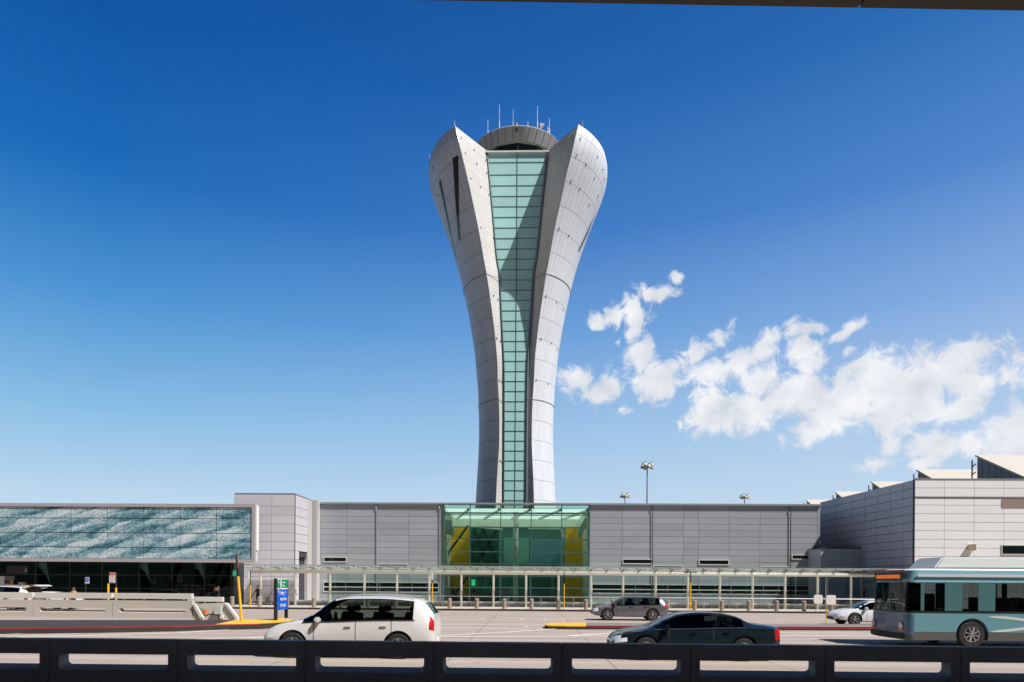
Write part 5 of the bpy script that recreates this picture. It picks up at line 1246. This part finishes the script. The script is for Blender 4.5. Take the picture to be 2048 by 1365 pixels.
# ------------------------------------------------------------ signs and poles
M_sgreen = mat('sign_green', (.0, .24, .11), .6, spec=.2); M_sblue = mat('sign_blue', (.0, .10, .60), .6, spec=.2); M_wl = mat('white_letter', (.8,.8,.8), .5)
pL = gz(551.5, 1241, zL); pR = gz(573, 1237.5, zL)
sg = wthing('direction_sign', 'blue and green parking direction sign on two black posts', 'sign', (pL.x, pL.y, zL))
dirv = Vector((pR.x-pL.x, pR.y-pL.y, 0)); 
ztop = Z(551.5, 1157.5, pL.y); pRy = pL.y+2.3; xR = X(573, pRy)
W(MB().box((pL.x-.075, pL.y-.075, zL), (pL.x+.075, pL.y+.075, ztop)), 'post', M_black, sg)
W(MB().box((xR-.075, pRy-.075, zL), (xR+.075, pRy+.075, ztop-.05)), 'post', M_black, sg)
A = Vector((pL.x+.09, pL.y-.08, 0)); B = Vector((xR+.09, pRy-.08, 0)); dd = (B-A).normalized(); nn = Vector((dd.y, -dd.x, 0)); Lw = (B-A).length
zb_s = Z(554, 1221.5, pL.y); zg = Z(554, 1178, pL.y)
def plate(z0, z1, off, th=.03, a0=0, a1=1): 
    a, b = A+(B-A)*a0, A+(B-A)*a1; mb = MB(); mb.prism([((a+nn*off).x, (a+nn*off).y), ((b+nn*off).x, (b+nn*off).y), ((b+nn*(off-th)).x, (b+nn*(off-th)).y), ((a+nn*(off-th)).x, (a+nn*(off-th)).y)], z0, z1); return mb
pnl = W(plate(zb_s, zg-.025, .02), 'blue_panel', M_sblue, sg); pg_ = W(plate(zg+.025, ztop-.04, .02), 'green_panel', M_sgreen, sg)
W(plate(zg-.024, zg+.024, .022), 'white_divider', M_wl, sg); W(plate(ztop-.039, ztop, .022), 'white_border', M_wl, sg)
rzs = math.atan2(dd.y, dd.x)
def stext(s_, size, along, z, parent, name='lettering', sx=1): 
    p_ = A+dd*along+nn*.026; return text_mesh(name, s_, size, M_wl, parent, (p_.x, p_.y, z), (R(90), 0, rzs), .003, sx=sx)
H_ = zg-zb_s
stext('Parking', .27, .62, zb_s+H_*.72, pnl); stext('Rental Car Return', .235, .62, zb_s+H_*.44, pnl, sx=.78); stext("Int'l Terminal", .255, .62, zb_s+H_*.14, pnl, sx=.85)
stext('P', .26, 1.72, zb_s+H_*.72, pnl)
def arrow(al, z0, sz, parent):
    P_ = lambda u, v: tuple(A+dd*(al+u*sz)+nn*.028+Vector((0, 0, z0+v*sz)))
    mb = MB(); mb.bar(P_(1, 0), P_(.15, .85), .05, .008); mb.bar(P_(.05, .95), P_(.6, .95), .05, .008); mb.bar(P_(.05, .95), P_(.05, .4), .05, .008); return W(mb, 'arrow', M_wl, parent)
arrow(.15, zb_s+H_*.70, .28, pnl); arrow(.12, zg+.14, .36, pg_)
p_ = A+dd*.72; mb = MB()
cc_ = [(-.13, .0), (-.10, -.18), (0, -.26), (.10, -.18), (.13, 0), (.10, .18), (0, .26), (-.10, .18)]
mb.quad(*[tuple(A+dd*(.72+u)+nn*.026+Vector((0, 0, (zg+ztop)/2+v))) for u, v in cc_]); W(mb, 'route_symbol', M_wl, pg_)
for k, (al, tx) in enumerate(((1.08, 'Domestic'), (1.08, 'Garage'), (1.08, 'Hourly'))): stext(tx, .15, al, ztop-.24-k*.17, pg_)

def pole(name, label, px, ybase, ysplit, ytop, Y, z0, r=.045, lean=0, sign=None, cat='pole', low=M_yel, hi=M_black):
    b = at(px, ybase, Y); t = wthing(name, label, cat, (b.x, Y, z0)); zs_, zt_ = Z(px, ysplit, Y), Z(px, ytop, Y)
    f = lambda z: (b.x+lean*(z-z0), Y, z)
    W(MB().tube([f(z0), f(zs_)], r, 10), 'yellow_sleeve', low, t); 
    if ytop < ysplit-1: W(MB().tube([f(zs_), f(zt_)], r*.75, 8), 'upper_post', hi, t)
    return t, f
Yl = gz(483, 1243, zL).y
t, f = pole('leaning_pole', 'tall leaning yellow pole with black top on the left island nose', 483.5, 1244, 1153.5, 1110, Yl, zL, .062, lean=-(483.5-471.5)/(1243-1110))
zt_ = Z(471, 1110, Yl); p = f(zt_); W(MB().box((p[0]+.0, Yl-.02, zt_-.85), (p[0]+.10, Yl+.03, zt_+.03)), 'faded_sign_edge', mat('faded_pink', (.32,.16,.15), .6), t)
a, b = at(467.5, 1141.5, Yl), at(473.5, 1152.5, Yl); W(MB().box((a.x, Yl-.1, b.z), (b.x, Yl-.06, a.z)), 'small_green_sign', mat('sign_teal_green', (.03,.45,.25), .4), t)
t, f = pole('sign_pole', 'thin yellow and black pole with a narrow white sign near the luggage cart', 500.5, 1221, 1171, 1143, 55.6, .15)
a, b = at(495.5, 1143.5, 55.5), at(499.3, 1158, 55.5); W(MB().box((a.x, 55.5, b.z), (b.x, 55.53, a.z)), 'white_sign', M_white, t)
t, f = pole('sign_pole', 'thin yellow pole with a white sign edge left of the glass hall', 864.5, 1218, 1166.5, 1150, 55.6, .15)
a, b = at(862.8, 1146, 55.5), at(866.2, 1160, 55.5); W(MB().box((a.x, 55.5, b.z), (b.x, 55.53, a.z)), 'white_sign', M_white, t)
pole('sign_pole', 'thin yellow and black pole in front of the right end of the glass hall', 1128, 1218.5, 1167.5, 1143, 55.6, .15)
t, f = pole('sign_pole', 'yellow and black pole with a T shaped top right of the silver crossover', 1380.5, 1219, 1165, 1146, 55.6, .15, .055)
a = at(1380.5, 1145, 55.6); W(MB().box((a.x-.55, 55.57, a.z-.04), (a.x+.55, 55.63, a.z+.05)), 'cross_bar', M_black, t)
Yp = gz(1652, 1247.5, .17).y
pole('yellow_marker_pole', 'thin yellow marker pole standing on the right island near the bus', 1652, 1247.5, 1211, 1211, Yp, .17, .022)
t = wthing('light_pole', 'slim grey pole rising between the two blank white sign backs', 'pole', (X(1651.5, 57), 57, .15))
W(MB().tube([(X(1651.5, 57), 57, .15), (X(1651.5, 57), 57, Z(1651.5, 1155, 57))], [.05, .025], 8), 'shaft', M_trim, t)
for (x0_, x1_, y0_, y1_, lab) in ((1627.5, 1645, 1190, 1208, 'blank white rounded sign back left of the slim grey pole'), (1652.5, 1671.5, 1190.5, 1210, 'blank white rounded sign back right of the slim grey pole')):
    a, b = at(x0_, y0_, 55.3), at(x1_, y1_, 55.3); t = wthing('sign_board', lab, 'sign', ((a.x+b.x)/2, 55.3, .15))
    W(MB().xprism([(a.x+.1, a.z), (b.x-.1, a.z), (b.x, a.z-.1), (b.x, b.z+.1), (b.x-.1, b.z), (a.x+.1, b.z), (a.x, b.z+.1), (a.x, a.z-.1)], 55.28, 55.31), 'plate', M_white, t)
    for u in (.25, .75): x = a.x+(b.x-a.x)*u; W(MB().tube([(x, 55.33, .15), (x, 55.33, b.z+.1)], .025, 6), 'leg', M_trim, t)
# accessible parking sign
Ya = 55.4; a, b = at(170.3, 1155, Ya), at(178.8, 1168, Ya)
t = wthing('accessible_parking_sign', 'small blue accessible parking sign on a thin pole', 'sign', ((a.x+b.x)/2, Ya, .15))
pl_ = W(MB().box((a.x, Ya-.02, b.z), (b.x, Ya, a.z)), 'plate', M_wl, t, bevel=.008)
W(MB().box((a.x+.03, Ya-.03, b.z+.17), (b.x-.03, Ya-.022, a.z-.03)), 'blue_field', M_sblue, pl_)
xm, zm_ = (a.x+b.x)/2, (a.z+b.z)/2+.09
o = MB(); o.lathe([(.03, -.006), (.03, 0)], (xm-.03, Ya-.034, zm_+.10), 10, 'y').bar((xm-.03, Ya-.037, zm_+.07), (xm-.02, Ya-.037, zm_-.02), .025, .006).bar((xm-.02, Ya-.037, zm_-.02), (xm+.05, Ya-.037, zm_-.02), .022, .006).bar((xm+.05, Ya-.037, zm_-.02), (xm+.075, Ya-.037, zm_-.08), .02, .006)
for k in range(9):
    a0, a1 = math.pi*(.75+k*.12), math.pi*(.75+(k+1)*.12); o.bar((xm-.01+.075*math.cos(a0), Ya-.037, zm_-.04+.075*math.sin(a0)), (xm-.01+.075*math.cos(a1), Ya-.037, zm_-.04+.075*math.sin(a1)), .018, .006)
W(o, 'wheelchair_symbol', M_wl, pl_)
W(MB().box((a.x+.04, Ya-.03, b.z+.05), (b.x-.04, Ya-.022, b.z+.12)), 'text_line', mat('pale_blue_ink', (.35,.45,.7), .5), pl_)
W(MB().tube([(a.x-.02, Ya+.03, .15), (a.x+.08, Ya+.03, a.z)], .02, 6), 'pole', mat('olive_pole', (.07,.07,.02), .6), t)
# no parking sign
Yn = 55.0; a, b = at(218.8, 1145.5, Yn), at(230.8, 1166.5, Yn)
t = wthing('no_parking_sign', 'white no parking sign with a red header above the yellow posts', 'sign', ((a.x+b.x)/2, Yn, .15))
pl_ = W(MB().box((a.x, Yn-.02, b.z), (b.x, Yn, a.z)), 'plate', M_wl, t, bevel=.008)
hd = W(MB().box((a.x+.02, Yn-.03, a.z-.22), (b.x-.02, Yn-.022, a.z-.02)), 'red_header', mat('sign_red', (.55,.03,.05), .4), pl_)
M_rt = mat('sign_red_text', (.5,.05,.06), .5)
text_mesh('header_text', 'NO', .14, M_wl, pl_, ((a.x+b.x)/2, Yn-.032, a.z-.17), (R(90), 0, 0), .002, 'CENTER')
for k, tx in enumerate(('PARKING', 'STOPPING', 'ANY TIME')): text_mesh('rule_text', tx, .085, M_rt, pl_, ((a.x+b.x)/2, Yn-.025, a.z-.36-.15*k), (R(90), 0, 0), .002, 'CENTER')
W(MB().bar((a.x+.1, Yn-.028, b.z+.08), (b.x-.1, Yn-.028, b.z+.08), .03, .008), 'red_arrow', M_rt, pl_)
W(MB().tube([(b.x+.05, Yn+.04, .15), (b.x+.05, Yn+.04, a.z)], .03, 8).box((b.x, Yn, a.z-.27), (b.x+.2, Yn+.03, a.z-.24)).box((b.x, Yn, b.z+.22), (b.x+.2, Yn+.03, b.z+.25)), 'pole', mat('dull_pole', (.05,.05,.05), .5), t)
for px, yt, lab in ((216.8, 1168, 'taller thick yellow steel post left of its twin under the no parking sign'), (232.2, 1176, 'shorter thick yellow steel post right of its twin under the no parking sign')):
    b = at(px, yt, 54.2); t = wthing('yellow_post', lab, 'post', (b.x, 54.2, 0)); W(MB().lathe([(.08, 0), (.08, b.z-.03), (.06, b.z)], (b.x, 54.2, 0), 14), 'shaft', M_yel, t)
    W(MB().lathe([(.14, 0.01), (.14, .03)], (b.x, 54.2, 0), 12), 'base_plate', M_trim, t)
b = at(282.5, 1204, 53); t = wthing('yellow_post', 'short thin yellow marker post seen through the barrier gap', 'post', (b.x, 53, 0)); W(MB().lathe([(.045, 0), (.045, b.z)], (b.x, 53, 0), 10), 'shaft', M_yel, t)
W(MB().lathe([(.09, 0.01), (.09, .03)], (b.x, 53, 0), 12), 'base_plate', M_trim, t)
# ticket machine by the doors
a, b = at(36, 1165, 58.5), at(46.5, 1200, 58.5); t = wthing('payment_kiosk', 'beige payment kiosk standing by the dark glass doors', 'kiosk', ((a.x+b.x)/2, 58.6, .15))
W(MB().box((a.x, 58.5, .15), (b.x, 58.9, a.z)), 'cabinet', mat('beige_kiosk', (.42,.36,.28), .5), t, bevel=.02)
W(MB().box((a.x+.06, 58.48, a.z-.42), (a.x+.26, 58.497, a.z-.2)), 'screen', M_dark, t); W(MB().box((b.x-.16, 58.47, a.z-.5), (b.x-.04, 58.497, a.z-.25)), 'keypad', M_trim, t)

# ------------------------------------------------------------ high mast lights
def mast_light(px, ytop, Y, label):
    p = at(px, ytop, Y); t = wthing('floodlight_mast', label, 'floodlight', (p.x, Y, 0), 'floodlight masts behind the terminal')
    W(MB().tube([(p.x, Y, 0), (p.x, Y, p.z)], [.22, .10], 10), 'mast', mat('mast_steel', (.30,.27,.26), .5, .3), t)
    W(MB().lathe([(.55, p.z-.5), (.6, p.z-.42), (.55, p.z-.35)], (p.x, Y, 0), 12), 'ring_frame', M_trim, t)
    for k in range(8):
        a = 2*math.pi*k/8+.2; c = Vector((p.x+.95*math.cos(a), Y+.95*math.sin(a), p.z-.55+(.35 if k % 2 else -.0)))
        l = W(MB().lathe([(.10, .38), (.16, .3), (.34, .02), (.36, -.22), (.30, -.30)], tuple(c), 12), 'lamp_head', mat('lamp_cream', (.62,.55,.42), .4), t)
        W(MB().bar((p.x+.5*math.cos(a), Y+.5*math.sin(a), p.z-.42), tuple(c+Vector((0,0,.3))), .07).box(tuple(c+Vector((-.09,-.09,.38))), tuple(c+Vector((.09,.09,.62)))), 'lamp_bracket', M_black, l)
mast_light(1294.5, 929, 130, 'nearest tall floodlight mast with lamps just right of the tower')
mast_light(1250, 989.5, 176, 'short looking floodlight mast peeking over the roof nearest the tower')
mast_light(1489, 991.5, 182, 'floodlight mast peeking over the roof farthest to the right')

# ------------------------------------------------------------ people
def person(label, loc, rz, joints, shirt, trousers, hair, skin=(.42,.25,.18), h=1.75, sleeve=.5, hold=None):
    """skin-modifier figure; joints override the standing pose, metres, facing -Y"""
    J = dict(pelvis=(0,0,.94), waist=(0,0,1.08), chest=(0,-.01,1.30), neckb=(0,0,1.46), neck=(0,-.01,1.53), head=(0,-.02,1.62), crown=(0,0,1.72),
        shl=(.17,0,1.42), ell=(.25,.02,1.14), wrl=(.27,-.06,.90), shr=(-.17,0,1.42), elr=(-.25,.02,1.14), wrr=(-.27,-.06,.90),
        hipl=(.09,0,.90), knl=(.11,-.02,.50), anl=(.12,.02,.09), tol=(.13,-.15,.04), hipr=(-.09,0,.90), knr=(-.11,-.02,.50), anr=(-.12,.02,.09), tor=(-.13,-.15,.04))
    J.update(joints); rad = dict(pelvis=.145, waist=.13, chest=.165, neckb=.09, neck=.055, head=.095, crown=.075, shl=.07, ell=.045, wrl=.03, shr=.07, elr=.045, wrr=.03, hipl=.09, knl=.06, anl=.042, tol=.035, hipr=.09, knr=.06, anr=.042, tor=.035)
    E = [('pelvis','waist'),('waist','chest'),('chest','neckb'),('neckb','neck'),('neck','head'),('head','crown'),('chest','shl'),('shl','ell'),('ell','wrl'),('chest','shr'),('shr','elr'),('elr','wrr'),('pelvis','hipl'),('hipl','knl'),('knl','anl'),('anl','tol'),('pelvis','hipr'),('hipr','knr'),('knr','anr'),('anr','tor')]
    for s_, w_, e_ in (('l','wrl','ell'),('r','wrr','elr')):
        wv_ = Vector(J[w_]); dv_ = (wv_-Vector(J[e_])).normalized(); sd = dv_.cross(Vector((0,1,0.2))).normalized()
        pm = 'pm'+s_; J[pm] = tuple(wv_+dv_*.07); rad[pm] = .032; E.append((w_, pm))
        for k in range(4):
            a_ = 'f%s%d' % (s_, k); b_ = a_+'t'; base = wv_+dv_*.10+sd*(k-1.5)*.021; ln_ = (.07, .08, .075, .055)[k]
            J[a_] = tuple(base); J[b_] = tuple(base+dv_*ln_*.8+Vector((0,-.02,-.01))); rad[a_] = .010; rad[b_] = .008; E += [(pm, a_), (a_, b_)]
        J['t'+s_] = tuple(wv_+dv_*.05-sd*.045); J['t'+s_+'t'] = tuple(wv_+dv_*.10-sd*.065); rad['t'+s_] = .012; rad['t'+s_+'t'] = .009; E += [(w_, 't'+s_), ('t'+s_, 't'+s_+'t')]
    J['nose'] = tuple(Vector(J['head'])+Vector((0,-.105,-.005))); rad['nose'] = .014; E.append(('head','nose'))
    ks = list(J); me = bpy.data.meshes.new('body'); me.from_pydata([J[k] for k in ks], [(ks.index(a), ks.index(b)) for a, b in E], [])
    o = bpy.data.objects.new('tmp', me); C.objects.link(o); md = o.modifiers.new('s', 'SKIN'); md.use_smooth_shade = True
    for i, k in enumerate(ks):
        v = me.skin_vertices[0].data[i]; v.radius = (rad[k]*(1.0 if k not in ('chest','waist','pelvis') else 1.0), rad[k]*(.72 if k in ('chest','waist','pelvis') else 1)); v.use_root = (k == 'pelvis')
    sb = o.modifiers.new('u', 'SUBSURF'); sb.levels = 1; sb.render_levels = 1
    dg = bpy.context.evaluated_depsgraph_get(); dg.update(); m2 = bpy.data.meshes.new_from_object(o.evaluated_get(dg)); bpy.data.objects.remove(o)
    t = thing('person', label, 'person', loc, rz); sc_ = h/1.78
    bo = bpy.data.objects.new('body', m2); C.objects.link(bo); bo.parent = t; bo.scale = (sc_,)*3; m2.materials.clear()
    for m_ in (mat('skin_%d' % int(skin[0]*100), skin, .5), shirt, trousers, M_rub): m2.materials.append(m_)
    hands = [Vector(J['wrl']), Vector(J['wrr'])]; els = [Vector(J['ell']), Vector(J['elr'])]
    for p in m2.polygons:
        c = p.center; mi = 1
        if c.z > Vector(J['neckb']).z+.03 and (c-Vector(J['head'])).length < .3: mi = 0
        elif c.z < .09: mi = 3
        elif c.z < Vector(J['pelvis']).z+.05 and abs(c.x) < .22: mi = 2
        for hnd, el in zip(hands, els):
            if (c-hnd).length < (hnd-el).length*sleeve or (c-hnd).dot(hnd-el) > -.02 and (c-hnd).length < .25: mi = 0
        p.material_index = mi; p.use_smooth = True
    hd = Vector(J['head'])+Vector((0, .022, .055)); hb = MB()
    rings = [(.02, .085), (.065, .065), (.093, .03), (.101, -.01), (.092, -.05)]
    for r_, z_ in rings[::-1]: pass
    hb.lathe([(r_, z_) for r_, z_ in rings[::-1]], tuple(hd), 16); ho = hb.build('hair', hair, t, smooth=True); ho.scale = (sc_,)*3
    fo = MB(); h0 = Vector(J['head'])
    for s_ in (-1, 1): fo.lathe([(.012, -.006), (.006, .0)], tuple(h0+Vector((s_*.033, -.086, .012))), 8, 'y')
    fo.box(tuple(h0+Vector((-.022,-.094,-.052))), tuple(h0+Vector((.022,-.082,-.046)))); f_o = fo.build('eyes_and_mouth', M_black, t); f_o.scale = (sc_,)*3
    er = MB()
    for s_ in (-1, 1): er.lathe([(.022, -.01), (.018, .012)], tuple(h0+Vector((s_*.098, .0, 0))), 8, 'x')
    e_o = er.build('ears', m2.materials[0], t); e_o.scale = (sc_,)*3
    if hold: hold(t)
    return t
M_hair = mat('dark_hair', (.02,.014,.01), .7); M_ghair = mat('grey_brown_hair', (.12,.09,.07), .7)
M_jean = mat('dark_trousers', (.02,.024,.035), .8); M_bsh = mat('black_shirt', (.012,.012,.014), .8); M_osh = mat('orange_shirt', (.55,.24,.10), .8); M_psh = mat('dark_plum_shirt', (.03,.02,.028), .8)
p = at(147.5, 1180, 50.3)
person('person in an orange shirt seen from behind, standing at the barrier', (p.x, 50.3, 0), math.pi, dict(ell=(.33,-.02,1.20), elr=(-.33,-.02,1.20), wrl=(.30,-.24,1.08), wrr=(-.30,-.24,1.08)), M_osh, M_jean, M_ghair, h=1.72)
p = at(437, 1173, 57)
person('person in black clothes raising both hands to the face beside dark glass', (p.x, 57, .15), R(-35), dict(ell=(.26,-.16,1.24), wrl=(.08,-.24,1.50), elr=(-.30,-.16,1.24), wrr=(-.10,-.24,1.50)), M_bsh, M_jean, M_hair, h=1.72)
p = at(517, 1175, 61.8)
person('person in a dark top with outstretched arm leaning at a canopy post', (p.x-.1, 61.9, .15), R(-20), dict(chest=(.03,-.06,1.30), shl=(.20,-.05,1.42), ell=(.38,-.10,1.30), wrl=(.56,-.16,1.20), elr=(-.28,-.05,1.18), wrr=(-.36,-.2,1.02)), M_psh, M_jean, M_hair, h=1.72)
M_sil = mat('dark_coat', (.02,.022,.02), .8)
for px, Y_, lab, r_, zz_ in ((906.5, 71.0, 'person in dark clothes by the counter behind the yellow lit glass', 10, 1.66), (950.5, 72.2, 'person in a dark coat just right of the yellow wall inside the hall', -40, 1.72), (998, 71.6, 'person in dark clothes left of the white column inside the hall', 60, 1.62)):
    person(lab, (X(px, Y_), Y_, .17), R(r_), dict(ell=(.28,-.08,1.2), wrl=(.2,-.28,1.1)), M_sil, M_jean, M_hair, h=zz_)
# luggage carts
def cart(px, Y_, lab, rz_):
    p = at(px, 1205, Y_); t = thing('luggage_cart', lab, 'luggage cart', (p.x, Y_, .15), rz_, 'luggage carts left of the canopy end')
    f = MB()
    for s in (-.28, .28): f.tube([(-.45, s, .14), (.40, s, .14), (.52, s, .95)], .018, 6); f.tube([(-.45, s, .14), (-.45, s, .3)], .015, 6)
    f.tube([(.52, -.28, .95), (.52, .28, .95)], .022, 6); f.build('frame', M_trim, t)
    d = MB()
    for k in range(5): d.box((-.42+.18*k, -.28, .135), (-.38+.18*k, .28, .15))
    d.build('deck', M_trim, t); MB().tube([(.51, -.2, .96), (.51, .2, .96)], .03, 8).build('handle', mat('red_grip', (.25,.05,.04), .6), t)
    for k in range(3): 
        w_ = MB().lathe([(.07, -.02), (.07, .02)], (0,0,0), 14, 'y').build('wheel', M_rub, t); w_.location = ((-.35, .38, .38)[k], (0, -.26, .26)[k], .07)
    MB().box((.40, -.26, .3), (.42, .26, .75)).build('basket_panel', mat('basket_dark', (.12,.10,.09), .6), t)
    return t
cart(509.5, 59.6, 'luggage cart nearest the thin yellow sign pole', .4); cart(541, 59.8, 'luggage cart between the canopy post and the direction sign', 2.6)
